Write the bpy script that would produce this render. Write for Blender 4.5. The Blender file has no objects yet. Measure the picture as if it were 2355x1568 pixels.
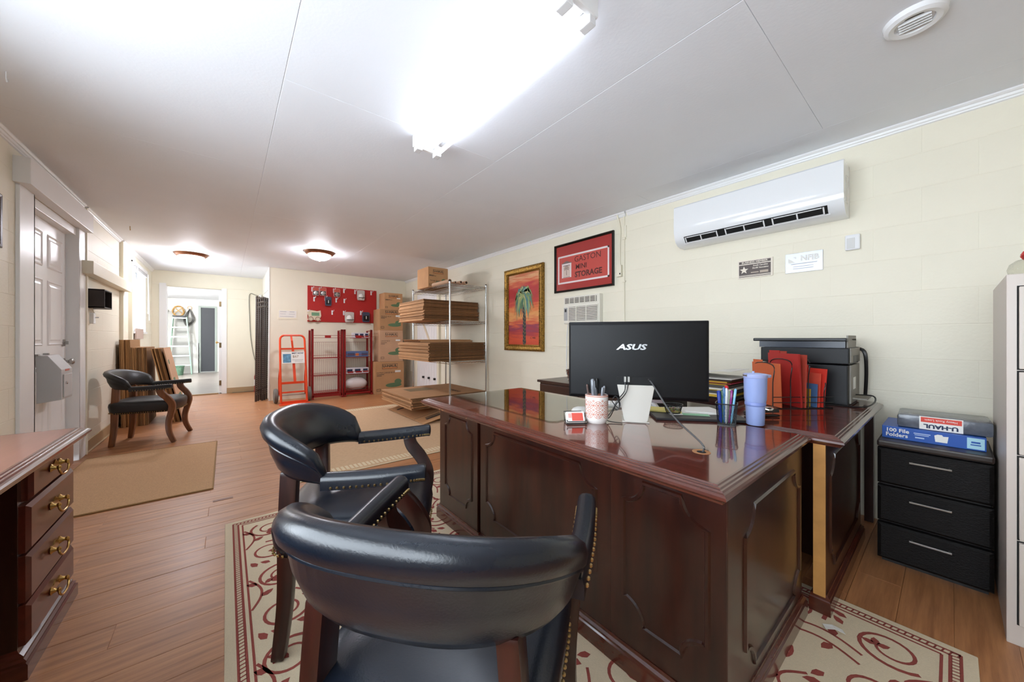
import bpy, bmesh, math, random
from mathutils import Vector, Matrix, Euler
random.seed(7)
S = bpy.context.scene
COL = S.collection
PI = math.pi

# ---------------------------------------------------------------- camera
F, CX, HY, H = 815.0, 1177.5, 778.0, 1.14
YAW = math.atan((CX - 520.0) / F)
cd = bpy.data.cameras.new('camera')
cam = bpy.data.objects.new('camera', cd); COL.objects.link(cam)
cd.sensor_width = 36.0; cd.lens = F / 2355.0 * 36.0
cd.shift_y = -6.0 / 2355.0
cd.clip_start = 0.02
cam.location = (0, 0, H)
cam.rotation_euler = (PI / 2, 0, -PI / 2 - YAW)
S.camera = cam

# ---------------------------------------------------------------- world, daylight, exposure
W = bpy.data.worlds.new('daylight_sky'); S.world = W; W.use_nodes = True
wb = W.node_tree.nodes['Background']
wb.inputs[0].default_value = (0.80, 0.90, 1.0, 1); wb.inputs[1].default_value = 3.2
S.view_settings.view_transform = 'Standard'; S.view_settings.look = 'None'
S.view_settings.gamma = 1.0; S.view_settings.use_curve_mapping = False
S.view_settings.exposure = 1.12

def area(name, loc, rot, sx, sy, power, col=(1, 1, 1)):
    l = bpy.data.lights.new(name, 'AREA'); l.shape = 'RECTANGLE'
    l.size = sx; l.size_y = sy; l.energy = power; l.color = col
    o = bpy.data.objects.new(name, l); COL.objects.link(o)
    o.location = loc; o.rotation_euler = rot
    return o
# daylight entering through the office window in the left wall beside the camera and the small side window
area('daylight_office_window', (0.7, 1.36, 1.45), (-PI / 2, 0, 0), 3.4, 1.15, 30, (0.84, 0.93, 1.0))
area('daylight_side_window', (8.15, 1.36, 1.8), (-PI / 2, 0, 0), 0.9, 1.0, 6, (0.88, 0.95, 1.0))
# added lamps outside both windows, tilted up to brighten the ceiling like ground bounce
area('ceiling_fill_office', (0.7, 3.40, 0.15), (math.radians(-120), 0, 0), 6.0, 2.0, 7, (0.93, 0.97, 1.0))
area('ceiling_fill_side', (8.15, 1.75, 1.15), (math.radians(-132), 0, 0), 1.0, 0.9, 5, (0.93, 0.97, 1.0))

# pixel -> point helpers (2355 x 1568 frame)
_c, _s = math.cos(YAW), math.sin(YAW)
def ray(u, v):
    r = (u - CX) / F; z = (HY - v) / F
    return (_c - _s * r, -_s - _c * r, z)
def onz(u, v, z):
    d = ray(u, v); t = (z - H) / d[2]; return Vector((t * d[0], t * d[1], z))
def onx(u, v, x):
    d = ray(u, v); t = x / d[0]; return Vector((x, t * d[1], H + t * d[2]))
def ony(u, v, y):
    d = ray(u, v); t = y / d[1]; return Vector((t * d[0], y, H + t * d[2]))

# ---------------------------------------------------------------- materials
def lin(c):
    return c / 12.92 if c <= 0.04045 else ((c + 0.055) / 1.055) ** 2.4
def rgb(h):
    h = h.lstrip('#'); return tuple(lin(int(h[i:i + 2], 16) / 255) for i in (0, 2, 4)) + (1,)
MATS = {}
def M(name, col='#808080', rough=0.5, metal=0.0, spec=0.5, coat=0.0, emit=None, estr=0.0,
      noise=0.0, nscale=20, bump=0.0, bscale=200, rand=0.0, trans=0.0, stretch=(1, 1, 1), col2=None, coatr=0.05, alpha=None):
    if name in MATS: return MATS[name]
    m = bpy.data.materials.new(name); m.use_nodes = True; MATS[name] = m
    nt = m.node_tree; N = nt.nodes; L = nt.links; p = N['Principled BSDF']
    base = rgb(col)
    p.inputs['Base Color'].default_value = base
    p.inputs['Roughness'].default_value = rough; p.inputs['Metallic'].default_value = metal
    p.inputs['Specular IOR Level'].default_value = spec
    p.inputs['Coat Weight'].default_value = coat; p.inputs['Coat Roughness'].default_value = coatr
    p.inputs['Transmission Weight'].default_value = trans
    if alpha is not None: p.inputs['Alpha'].default_value = alpha
    if emit:
        p.inputs['Emission Color'].default_value = rgb(emit); p.inputs['Emission Strength'].default_value = estr
    tc = None
    if noise or bump or col2:
        tc = N.new('ShaderNodeTexCoord'); mp = N.new('ShaderNodeMapping'); mp.inputs['Scale'].default_value = stretch
        L.new(tc.outputs['Object'], mp.inputs['Vector'])
    out = None
    if noise or col2:
        nz = N.new('ShaderNodeTexNoise'); nz.inputs['Scale'].default_value = nscale; nz.inputs['Detail'].default_value = 5
        L.new(mp.outputs[0], nz.inputs['Vector'])
        cr = N.new('ShaderNodeValToRGB')
        b2 = rgb(col2) if col2 else tuple(min(1, x * (1 + noise)) for x in base[:3]) + (1,)
        b1 = base if col2 else tuple(x * (1 - noise) for x in base[:3]) + (1,)
        cr.color_ramp.elements[0].color = b1; cr.color_ramp.elements[1].color = b2
        cr.color_ramp.elements[0].position = 0.3; cr.color_ramp.elements[1].position = 0.7
        L.new(nz.outputs['Fac'], cr.inputs['Fac']); out = cr.outputs['Color']
        L.new(out, p.inputs['Base Color'])
    if rand:
        oi = N.new('ShaderNodeObjectInfo'); hs = N.new('ShaderNodeHueSaturation')
        mr = N.new('ShaderNodeMapRange'); mr.inputs[3].default_value = 1 - rand; mr.inputs[4].default_value = 1 + rand
        L.new(oi.outputs['Random'], mr.inputs[0]); L.new(mr.outputs[0], hs.inputs['Value'])
        if out: L.new(out, hs.inputs['Color'])
        else: hs.inputs['Color'].default_value = base
        L.new(hs.outputs[0], p.inputs['Base Color'])
    if bump:
        bn = N.new('ShaderNodeTexNoise'); bn.inputs['Scale'].default_value = bscale; bn.inputs['Detail'].default_value = 4
        L.new(mp.outputs[0], bn.inputs['Vector'])
        bu = N.new('ShaderNodeBump'); bu.inputs['Strength'].default_value = bump; bu.inputs['Distance'].default_value = 0.003
        L.new(bn.outputs['Fac'], bu.inputs['Height']); L.new(bu.outputs[0], p.inputs['Normal'])
    return m

def wood(name, dark, light, rough=0.3, coat=0.3, stretch=(3, 3, 40), scale=2.0, bump=0.05, rand=0.0, coatr=0.1):
    if name in MATS: return MATS[name]
    m = M(name, dark, rough, coat=coat, coatr=coatr)
    nt = m.node_tree; N = nt.nodes; L = nt.links; p = N['Principled BSDF']
    tc = N.new('ShaderNodeTexCoord'); mp = N.new('ShaderNodeMapping'); mp.inputs['Scale'].default_value = stretch
    oi = N.new('ShaderNodeObjectInfo'); ad = N.new('ShaderNodeVectorMath'); ad.operation = 'ADD'
    sc = N.new('ShaderNodeMath'); sc.operation = 'MULTIPLY'; sc.inputs[1].default_value = 37.0
    L.new(oi.outputs['Random'], sc.inputs[0]); L.new(tc.outputs['Object'], ad.inputs[0]); L.new(sc.outputs[0], ad.inputs[1])
    L.new(ad.outputs[0], mp.inputs['Vector'])
    nz = N.new('ShaderNodeTexNoise'); nz.inputs['Scale'].default_value = scale; nz.inputs['Detail'].default_value = 7
    nz.inputs['Roughness'].default_value = 0.62
    L.new(mp.outputs[0], nz.inputs['Vector'])
    cr = N.new('ShaderNodeValToRGB'); cr.color_ramp.elements[0].color = rgb(dark); cr.color_ramp.elements[1].color = rgb(light)
    cr.color_ramp.elements[0].position = 0.32; cr.color_ramp.elements[1].position = 0.68
    L.new(nz.outputs['Fac'], cr.inputs['Fac']); out = cr.outputs[0]
    if rand:
        hs = N.new('ShaderNodeHueSaturation'); mr = N.new('ShaderNodeMapRange')
        mr.inputs[3].default_value = 1 - rand; mr.inputs[4].default_value = 1 + rand
        L.new(oi.outputs['Random'], mr.inputs[0]); L.new(mr.outputs[0], hs.inputs['Value']); L.new(out, hs.inputs['Color']); out = hs.outputs[0]
    L.new(out, p.inputs['Base Color'])
    if bump:
        bu = N.new('ShaderNodeBump'); bu.inputs['Strength'].default_value = bump; bu.inputs['Distance'].default_value = 0.002
        L.new(nz.outputs['Fac'], bu.inputs['Height']); L.new(bu.outputs[0], p.inputs['Normal'])
    return m

def glass(name, tint='#ffffff', gloss=0.08, rough=0.02):
    if name in MATS: return MATS[name]
    m = bpy.data.materials.new(name); m.use_nodes = True; MATS[name] = m
    nt = m.node_tree; N = nt.nodes; L = nt.links; N.remove(N['Principled BSDF'])
    t = N.new('ShaderNodeBsdfTransparent'); t.inputs[0].default_value = rgb(tint)
    g = N.new('ShaderNodeBsdfGlossy'); g.inputs['Roughness'].default_value = rough
    lw = N.new('ShaderNodeLayerWeight'); lw.inputs[0].default_value = 0.5
    pw = N.new('ShaderNodeMath'); pw.operation = 'POWER'; pw.inputs[1].default_value = 3.5; L.new(lw.outputs['Facing'], pw.inputs[0])
    ad = N.new('ShaderNodeMath'); ad.operation = 'MULTIPLY_ADD'; ad.inputs[1].default_value = 0.8; ad.inputs[2].default_value = 0.03; L.new(pw.outputs[0], ad.inputs[0])
    mx = N.new('ShaderNodeMixShader'); L.new(ad.outputs[0], mx.inputs[0])
    L.new(t.outputs[0], mx.inputs[1]); L.new(g.outputs[0], mx.inputs[2]); L.new(mx.outputs[0], N['Material Output'].inputs[0])
    return m

# ---------------------------------------------------------------- mesh builder
class MB:
    def __init__(s): s.v = []; s.f = []
    def add(s, vs, fs):
        b = len(s.v); s.v += [tuple(p) for p in vs]; s.f += [tuple(i + b for i in f) for f in fs]; return s
    def box(s, x0, x1, y0, y1, z0, z1):
        return s.add([(x0,y0,z0),(x1,y0,z0),(x1,y1,z0),(x0,y1,z0),(x0,y0,z1),(x1,y0,z1),(x1,y1,z1),(x0,y1,z1)],
                     [(0,3,2,1),(4,5,6,7),(0,1,5,4),(1,2,6,5),(2,3,7,6),(3,0,4,7)])
    def cbox(s, c, d): return s.box(c[0]-d[0]/2, c[0]+d[0]/2, c[1]-d[1]/2, c[1]+d[1]/2, c[2]-d[2]/2, c[2]+d[2]/2)
    def loft(s, rings, cap=True, closed=False):
        n = len(rings[0]); b = len(s.v)
        for r in rings: s.v += [tuple(p) for p in r]
        m = len(rings)
        for i in range(m if closed else m - 1):
            for j in range(n):
                a = b + i * n + j; a2 = b + i * n + (j + 1) % n; c = b + ((i + 1) % m) * n + j; c2 = b + ((i + 1) % m) * n + (j + 1) % n
                s.f.append((a, a2, c2, c))
        if cap and not closed:
            s.f.append(tuple(b + j for j in range(n))[::-1]); s.f.append(tuple(b + (m - 1) * n + j for j in range(n)))
        return s
    def rects(s, x0, x1, y0, y1, prof):        # prof: (z, outset)
        return s.loft([[(x0-o,y0-o,z),(x1+o,y0-o,z),(x1+o,y1+o,z),(x0-o,y1+o,z)] for z, o in prof])
    def lathe(s, prof, n=20, c=(0, 0, 0)):     # prof: (r,z)
        return s.loft([[(c[0]+max(r,1e-4)*math.cos(2*PI*k/n), c[1]+max(r,1e-4)*math.sin(2*PI*k/n), c[2]+z) for k in range(n)] for r, z in prof])
    def sweep(s, pts, w, h=None, n=0, up=(0, 0, 1), closed=False, cap=True):
        # n=0: rectangle section (w sideways, h along up); n>0: ellipse with n sides. w,h scalars or lists
        P = [Vector(p) for p in pts]; m = len(P); up = Vector(up); rings = []
        for i in range(m):
            if closed: t = P[(i + 1) % m] - P[i - 1]
            else: t = P[min(i + 1, m - 1)] - P[max(i - 1, 0)]
            t.normalize(); u = up - t * up.dot(t)
            if u.length < 1e-3: u = Vector((1, 0, 0)) - t * t.x
            if u.length < 1e-3: u = Vector((0, 1, 0)) - t * t.y
            u.normalize(); q = t.cross(u)
            ww = w[i] if isinstance(w, (list, tuple)) else w
            hh = ww if h is None else (h[i] if isinstance(h, (list, tuple)) else h)
            if n: r = [P[i] + q * (ww/2*math.cos(2*PI*k/n)) + u * (hh/2*math.sin(2*PI*k/n)) for k in range(n)]
            else: r = [P[i] + q*a*ww/2 + u*b*hh/2 for a, b in ((-1,-1),(1,-1),(1,1),(-1,1))]
            rings.append(r)
        return s.loft(rings, cap=cap, closed=closed)
    def rod(s, a, b, r, n=8): return s.sweep([a, b], 2*r, 2*r, n, up=(0.13, 0.31, 0.94))
    def wire(s, pts, r, n=6): return s.sweep(pts, 2*r, 2*r, n, up=(0.17, 0.29, 0.93))
    def prism(s, poly, y0, y1):                # poly in (x,z), extruded along y
        n = len(poly); b = len(s.v)
        s.v += [(x, y0, z) for x, z in poly] + [(x, y1, z) for x, z in poly]
        s.f.append(tuple(b + i for i in range(n))); s.f.append(tuple(b + n + i for i in range(n))[::-1])
        for i in range(n): s.f.append((b + i, b + n + i, b + n + (i + 1) % n, b + (i + 1) % n))
        return s
    def prismz(s, poly, z0, z1):
        n = len(poly); b = len(s.v)
        s.v += [(x, y, z0) for x, y in poly] + [(x, y, z1) for x, y in poly]
        s.f.append(tuple(b + i for i in range(n))[::-1]); s.f.append(tuple(b + n + i for i in range(n)))
        for i in range(n): s.f.append((b + i, b + (i + 1) % n, b + n + (i + 1) % n, b + n + i))
        return s
    def ball(s, c, r, n=8, m=5, sz=1.0):
        return s.lathe([(r*math.sin(PI*k/m), -r*sz*math.cos(PI*k/m)) for k in range(m + 1)], n, c)
    def xf(s, mat):
        s.v = [tuple(mat @ Vector(p)) for p in s.v]; return s
    def mesh(s, name, bevel=0, seg=2, smooth=False, ang=40, sub=0):
        me = bpy.data.meshes.new(name); me.from_pydata(s.v, [], s.f)
        bm = bmesh.new(); bm.from_mesh(me)
        bmesh.ops.recalc_face_normals(bm, faces=bm.faces)
        if bevel:
            es = [e for e in bm.edges if len(e.link_faces) == 2 and e.calc_face_angle(0) > math.radians(30)]
            bmesh.ops.bevel(bm, geom=es, offset=bevel, segments=seg, profile=0.6, affect='EDGES', clamp_overlap=True)
        bm.to_mesh(me); bm.free()
        if smooth:
            for p in me.polygons: p.use_smooth = True
            me.set_sharp_from_angle(angle=math.radians(ang))
        return me

def put(name, mesh, mat, parent=None, loc=(0, 0, 0), rot=(0, 0, 0)):
    o = bpy.data.objects.new(name, mesh); COL.objects.link(o)
    if mat and not mesh.materials: mesh.materials.append(mat)
    o.location = loc; o.rotation_euler = rot
    if parent: o.parent = parent
    return o
def P(name, mb, mat, parent=None, bevel=0, smooth=False, seg=2, loc=(0, 0, 0), rot=(0, 0, 0), ang=40):
    return put(name, mb.mesh(name, bevel, seg, smooth, ang), mat, parent, loc, rot)
def tag(o, label, cat, group=None):
    o['label'] = label; o['category'] = cat
    if group: o['group'] = group
    return o
def T(name, label, cat, loc=(0, 0, 0), rz=0, group=None, rot=None):
    o = bpy.data.objects.new(name, None); COL.objects.link(o); o.empty_display_size = 0.05
    o.location = loc; o.rotation_euler = rot if rot else (0, 0, rz)
    return tag(o, label, cat, group)
def ST(name, mb, mat, bevel=0, smooth=False, loc=(0, 0, 0)):
    o = P(name, mb, mat, None, bevel, smooth, loc=loc); o['kind'] = 'structure'; return o
def box(x0, x1, y0, y1, z0, z1): return MB().box(x0, x1, y0, y1, z0, z1)
_tc = [0]
def text(s, size, mat, parent, loc, rot=(PI/2, 0, 0), align='CENTER', sx=1.0, name='lettering', bold=0.0, ext=0.0004, shear=0):
    c = bpy.data.curves.new('t', 'FONT'); c.body = s; c.size = size; c.align_x = align; c.align_y = 'CENTER'
    c.extrude = ext; c.offset = bold; c.shear = shear; c.resolution_u = 2
    t = bpy.data.objects.new('t', c); COL.objects.link(t); t.scale = (1, 1, 1)
    bpy.context.view_layer.update()
    me = bpy.data.meshes.new_from_object(t.evaluated_get(bpy.context.evaluated_depsgraph_get()))
    bpy.data.objects.remove(t); bpy.data.curves.remove(c); me.name = name
    for v in me.vertices: v.co.x *= sx
    me.materials.clear()
    return put(name, me, mat, parent, loc, rot)
def arc(cx, cz, r, a0, a1, n):
    return [(cx + r*math.cos(math.radians(a0 + (a1-a0)*k/n)), cz + r*math.sin(math.radians(a0 + (a1-a0)*k/n))) for k in range(n + 1)]
def copy_tree(o, loc=None, rz=None, parent=None):
    c = o.copy(); COL.objects.link(c)
    if parent: c.parent = parent
    if loc is not None: c.location = loc
    if rz is not None: c.rotation_euler = (0, 0, rz)
    for ch in list(o.children): copy_tree(ch, parent=c)
    return c

# palette
CREAM = M('cream_painted_block', '#ece6d3', 0.55, bump=0.35, bscale=60, noise=0.02, nscale=3)
CREAM_W = M('cream_paint', '#ece6d2', 0.5, bump=0.12, bscale=90, noise=0.015, nscale=4)
PALE = M('pale_wall_paint', '#edeae0', 0.5, bump=0.1, bscale=90)
WHITE = M('white_gloss_paint', '#eeeeee', 0.35, bump=0.03, bscale=40)
CEIL = M('ceiling_paint', '#ebeef4', 0.6, bump=0.2, bscale=70, noise=0.012, nscale=3)
TANB = M('tan_vinyl_base', '#b09571', 0.5)
BLACK = M('black_plastic', '#111113', 0.35)
DARK = M('dark_void', '#050505', 0.8)
CARD = M('corrugated_cardboard', '#b98c62', 0.8, noise=0.06, nscale=6, rand=0.18)
CARDE = M('cardboard_edge', '#76502f', 0.9, noise=0.2, nscale=30, rand=0.3)
CHROME = M('chrome_wire', '#c9ccce', 0.18, metal=1.0)
STEEL = M('brushed_steel', '#a9a8a4', 0.35, metal=1.0)
BRASS = M('antique_brass', '#b9975a', 0.28, metal=1.0)
RED = M('red_enamel', '#9c1f1c', 0.35)
ORANGE = M('orange_enamel', '#e2491f', 0.32)
PAPER = M('white_paper', '#e9e7e2', 0.7)
INK = M('dark_print_ink', '#3d3730', 0.8)
GREENINK = M('green_print_ink', '#5f7a58', 0.8)
ORINK = M('orange_print_ink', '#d2783a', 0.8)
NAVYINK = M('navy_print_ink', '#23304d', 0.7)
WHITEP = M('white_plastic', '#e9eaec', 0.25)
# ================================================================ STRUCTURE
CZ = 2.44; YL = 1.09; YR = -3.2; XB = 7.82; XF = 9.46; XR = -2.8
FLOORM = wood('floor_plank_wood', '#95603c', '#bd8355', rough=0.42, coat=0.12, stretch=(26, 1.6, 4), scale=1.6, bump=0.06, rand=0.05, coatr=0.25)
# sub floor + planks
sub = ST('floor', box(XR, XF, YR - 0.1, YL + 0.1, -0.08, -0.012), M('floor_gap', '#3a2216', 0.8))
pm = {}
def plank_mesh(wx, ly):
    k = (round(wx, 3), round(ly, 2))
    if k not in pm:
        a, b = k[0] / 2, k[1] / 2; e = 0.0016
        mb = MB().loft([[(-a,-b,-0.012),(a,-b,-0.012),(a,b,-0.012),(-a,b,-0.012)], [(-a,-b,-0.0012),(a,-b,-0.0012),(a,b,-0.0012),(-a,b,-0.0012)],
                        [(-a+e,-b+e,0),(a-e,-b+e,0),(a-e,b-e,0),(-a+e,b-e,0)]])
        pm[k] = mb.mesh('plank')
    return pm[k]
rnd = random.Random(3); G = 0.0009
x = 0.142 - 0.15
rows = 0; stuff = MB()
cuts_known = {}
while x < XF:
    x1 = min(x + 0.15, XF); ymin = YR if x < XB else -0.62
    if x > 9.40: break
    y = YL + 0.05 - rnd.choice([0.0, 0.3, 0.55, 0.8, 1.05]) ; ys = [YL + 0.05]
    while y > ymin + 0.2:
        if ys[-1] - y > 0.18: ys.append(y)
        y -= 1.25
    ys.append(ymin)
    for a, b in zip(ys, ys[1:]):
        put('plank', plank_mesh(x1 - x - G, a - b - G), FLOORM, sub, ((x + x1) / 2, (a + b) / 2, rnd.uniform(-0.0006, 0.0006)))
    x = x1
x = 0.142 - 0.15
while x > XR + 0.1:
    stuff.box(x - 0.15 + G, x, YR, YL + 0.05, -0.012, 0); x -= 0.15
o = P('plank_field', stuff, FLOORM, sub); o['kind'] = 'stuff'

# ceiling with sheet panels
cl = ST('ceiling', box(XR, XF, YR, YL + 0.02, CZ + 0.003, CZ + 0.12), CEIL)
ysm = [YL, -0.225, -1.545, -2.88, YR]
xoff = [0.9, 2.1, 0.5, 1.79]
for i in range(4):
    ya, yb = ysm[i] - 0.001, ysm[i + 1] + 0.001
    xs = [XR]; x = xoff[i] - 2.44
    while x < XF - 0.3:
        if x > XR + 0.2: xs.append(x)
        x += 2.44
    xs.append(XF)
    for a, b in zip(xs, xs[1:]):
        e = 0.0016
        P('ceiling_panel', MB().loft([[(a+e,yb+e,CZ),(b-e,yb+e,CZ),(b-e,ya-e,CZ),(a+e,ya-e,CZ)],
            [(a+0.0006,yb,CZ+0.0012),(b-0.0006,yb,CZ+0.0012),(b-0.0006,ya,CZ+0.0012),(a+0.0006,ya,CZ+0.0012)],
            [(a+0.0006,yb,CZ+0.004),(b-0.0006,yb,CZ+0.004),(b-0.0006,ya,CZ+0.004),(a+0.0006,ya,CZ+0.004)]]), CEIL, cl)

# block walls
bmesh_cache = {}
def block_mesh(l, h):
    k = (round(l, 2), round(h, 3))
    if k not in bmesh_cache:
        a, b = k[0] / 2 - 0.0012, k[1] / 2 - 0.0012; e = 0.0022
        mb = MB().loft([[(-a+e,0,-b+e),(a-e,0,-b+e),(a-e,0,b-e),(-a+e,0,b-e)],
                        [(-a,0.0011,-b),(a,0.0011,-b),(a,0.0011,b),(-a,0.0011,b)],
                        [(-a,0.006,-b),(a,0.006,-b),(a,0.006,b),(-a,0.006,b)]])
        bmesh_cache[k] = mb.mesh('concrete_block')
    return bmesh_cache[k]
def blocks(parent, xa, xb, y, rz, holes):
    n = 12; hh = CZ / n
    for r in range(n):
        z = r * hh; x = xa - (0.203 if r % 2 else 0)
        while x < xb - 0.02:
            segs = [(max(x, xa), min(x + 0.406, xb))]
            for (ha, hb, za, zb) in holes:
                if z + hh / 2 > za and z + hh / 2 < zb:
                    ns = []
                    for a, b in segs:
                        if b <= ha or a >= hb: ns.append((a, b)); continue
                        if a < ha: ns.append((a, ha))
                        if b > hb: ns.append((hb, b))
                    segs = ns
            for a, b in segs:
                if b - a > 0.03:
                    put('concrete_block', block_mesh(b - a, hh), CREAM, parent, ((a + b) / 2, y, z + hh / 2), (0, 0, rz))
            x += 0.406
wr = ST('wall_right', box(XR, XB + 0.2, YR - 0.2, YR - 0.0012, -0.08, CZ + 0.1), CREAM)
blocks(wr, -0.5, XB, YR, PI, [(6.2, 7.16, 0, 2.1)])
wl = MB()
for (a, b, za, zb) in ((XR, -1.0, 0, CZ + .1), (-1.0, 2.4, 0, 0.85), (-1.0, 2.4, 2.05, CZ + .1), (2.4, 4.14, 0, CZ + .1), (4.14, 5.13, 2.16, CZ + .1), (5.13, 7.63, 0, CZ + .1), (7.63, 8.70, 0, 1.25), (7.63, 8.70, 2.28, CZ + .1), (8.70, XF + .1, 0, CZ + .1)):
    wl.box(a, b, YL + 0.0012, YL + 0.2, za - (0.08 if za == 0 else 0), zb)
wl = ST('wall_left', wl, CREAM)
blocks(wl, 3.2, XF, YL, 0, [(4.14, 5.13, 0, 2.16), (7.63, 8.70, 1.25, 2.28)])
# rear wall (behind the camera) and the office window in the left wall
ST('wall_rear', box(XR - 0.12, XR, YR, YL + .2, 0, CZ + .1), CREAM_W)
fw = MB()
for x in (-1.0, 0.12, 1.24, 2.36): fw.box(x, x + 0.04, YL + 0.10, YL + 0.15, 0.85, 2.05)
for z in (0.85, 2.01): fw.box(-1.0, 2.4, YL + 0.10, YL + 0.15, z, z + 0.04)
w2 = ST('window_2', fw, WHITE)
for a, b in ((-0.96, 0.12), (0.16, 1.24), (1.28, 2.36)): P('pane', box(a, b, YL + 0.122, YL + 0.127, 0.89, 2.01), glass('window_glass'), w2)
# back wall (jutting) with sheet panels
bw = ST('wall_back', box(XB + 0.002, XB + 0.1, YR, -0.62, 0, CZ + 0.05), CREAM_W)
for a, b in ((YR, -1.852), (-1.848, -0.62)):
    P('wall_panel', box(XB, XB + 0.006, a, b, 0.0, CZ), CREAM_W, bw)
js = ST('wall_side', box(XB + 0.012, XF, -0.66, -0.62, 0, CZ + 0.05), PALE)
ST('trim_6', MB().box(XB - 0.006, XB + 0.06, -0.62, -0.606, 0, CZ).box(XB + 0.9, XB + 0.98, -0.62, -0.606, 0, 2.08).box(XB + 0.06, XB + 0.98, -0.62, -0.606, 2.05, 2.13), WHITE)
# far wall with doorway
DY0, DY1, DH = 0.06, 0.90, 2.15
fwm = MB()
for (a, b, za, zb) in ((-0.7, DY0, 0, CZ + .05), (DY1, YL + .02, 0, CZ + .05), (DY0, DY1, DH, CZ + .05)):
    fwm.box(XF, XF + 0.12, a, b, za, zb)
ST('wall_far', fwm, CREAM_W)
ST('trim_7', MB().box(XF - 0.015, XF, DY1 - 0.005, DY1 + 0.09, 0, DH + .05).box(XF - 0.015, XF, DY0 - 0.07, DY0 + 0.005, 0, DH + .02)
   .box(XF, XF + 0.12, DY1 - 0.015, DY1, 0, DH).box(XF, XF + 0.12, DY0, DY0 + 0.015, 0, DH), WHITE)
ST('trim_8', box(XF - 0.008, XF, -0.62, DY0 - 0.07, 1.97, 1.985).box(XF - 0.008, XF, -0.62, YL, 2.17, 2.18), CREAM_W)
ST('baseboard_far', box(XF - 0.012, XF, -0.62, DY0 - 0.07, 0, 0.11), TANB, bevel=0.004)
ST('baseboard_left', MB().box(5.34, 8.9, YL - 0.012, YL, 0.0, 0.115).box(5.34, 8.9, YL - 0.03, YL - 0.01, 0, 0.012), TANB, bevel=0.004)
ST('trim_9', box(XF - 0.03, XF + 0.03, DY0 + 0.06, DY1 + 0.08, 0.0, 0.022), M('threshold_wood', '#a08159', 0.6), bevel=0.006)
# crown mouldings
def crown(name, a, b, axis, at, sgn):
    pr = [(0, 0), (0.034, 0), (0.034, -0.008), (0.026, -0.016), (0.02, -0.018), (0.016, -0.03), (0.010, -0.034), (0.008, -0.042), (0, -0.046)]
    mk = (lambda t, d, z: (t, at + sgn*d, CZ + z)) if axis == 'x' else (lambda t, d, z: (at + sgn*d, t, CZ + z))
    return ST(name, MB().loft([[mk(a, d, z) for d, z in pr], [mk(b, d, z) for d, z in pr]]), WHITE)
crown('trim_1', XR, 2.08, 'x', YR, 1); crown('trim_2', 2.10, XB, 'x', YR, 1)
crown('trim_3', XR, 5.30, 'x', YL, -1); crown('trim_4', 5.36, 6.85, 'x', YL, -1); crown('trim_5', 6.93, XF, 'x', YL, -1)

# far (storage) room
GREY = M('grey_block_paint', '#b9b8b4', 0.6, bump=0.3, bscale=50)
FX = 15.75
ST('floor_far', box(XF, FX, -1.2, 2.6, -0.08, 0.0), M('worn_concrete_floor', '#8f8780', 0.35, noise=0.12, nscale=4, bump=0.05, bscale=60, coat=0.15))
ST('ceiling_far', MB().box(XF + 0.12, FX, -1.2, 2.6, CZ, CZ + 0.1), CEIL)
ST('wall_far_back', MB().box(FX, FX + 0.1, -1.2, 0.25, 0, CZ).box(FX, FX + 0.1, 0.70, 2.6, 0, CZ).box(FX, FX + 0.1, 0.25, 0.70, 2.19, CZ), M('white_block_paint', '#dedcd6', 0.6, bump=0.3, bscale=40))
ST('wall_far_left', box(XF + 0.12, FX, 2.6, 2.7, 0, CZ), GREY)
ST('wall_far_right', box(XF + 0.12, FX, -1.3, -1.2, 0, CZ), GREY)
ST('trim_10', MB().box(FX - 0.012, FX, 0.86, 2.6, 0.0, 2.02), GREY)
ST('trim_11', MB().box(FX - 0.02, FX, 0.70, 0.85, 0.0, 0.98), M('white_board', '#e3e3df', 0.6))
d3 = ST('door_3', box(FX + 0.01, FX + 0.05, 0.29, 0.66, 0.03, 2.17), M('charcoal_steel_door', '#3b3d42', 0.5))
P('door_frame', MB().box(FX - 0.02, FX + 0.05, 0.655, 0.72, 0, 2.23).box(FX - 0.02, FX + 0.05, 0.24, 0.30, 0, 2.23).box(FX - 0.02, FX + 0.05, 0.3, 0.66, 2.17, 2.23), M('grey_green_frame', '#9aa39c', 0.5), d3)
P('sill', box(FX - 0.03, FX + 0.04, 0.29, 0.66, 0, 0.03), STEEL, d3)
# open white door leaf in the doorway
d2 = ST('door_2', box(XF + 0.05, XF + 0.88, 0.075, 0.115, 0.015, 2.10), WHITE, bevel=0.003)
for z in (0.22, 1.0, 1.85): P('hinge', MB().box(XF + 0.035, XF + 0.052, 0.08, 0.112, z - 0.05, z + 0.05).rod((XF + 0.038, 0.073, z - 0.05), (XF + 0.038, 0.073, z + 0.05), 0.006), M('aged_hinge', '#8c7a5a', 0.4, metal=0.8), d2)
P('door_knob', MB().lathe([(0.0, 0), (0.028, 0.003), (0.012, 0.012), (0.012, 0.03), (0.026, 0.04), (0.028, 0.055), (0.015, 0.066), (0, 0.067)], 14).xf(Matrix.Translation((XF + 0.82, 0.115, 1.05)) @ Matrix.Rotation(-PI/2, 4, 'X')), BRASS, d2, smooth=True)
for (za, zb) in ((0.25, 0.95), (1.15, 1.95)):
    for (xa, xb) in ((0.13, 0.43), (0.5, 0.8)):
        P('door_panel', box(XF + xa, XF + xb, 0.115, 0.119, za, zb), WHITE, d2, bevel=0.003)

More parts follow.
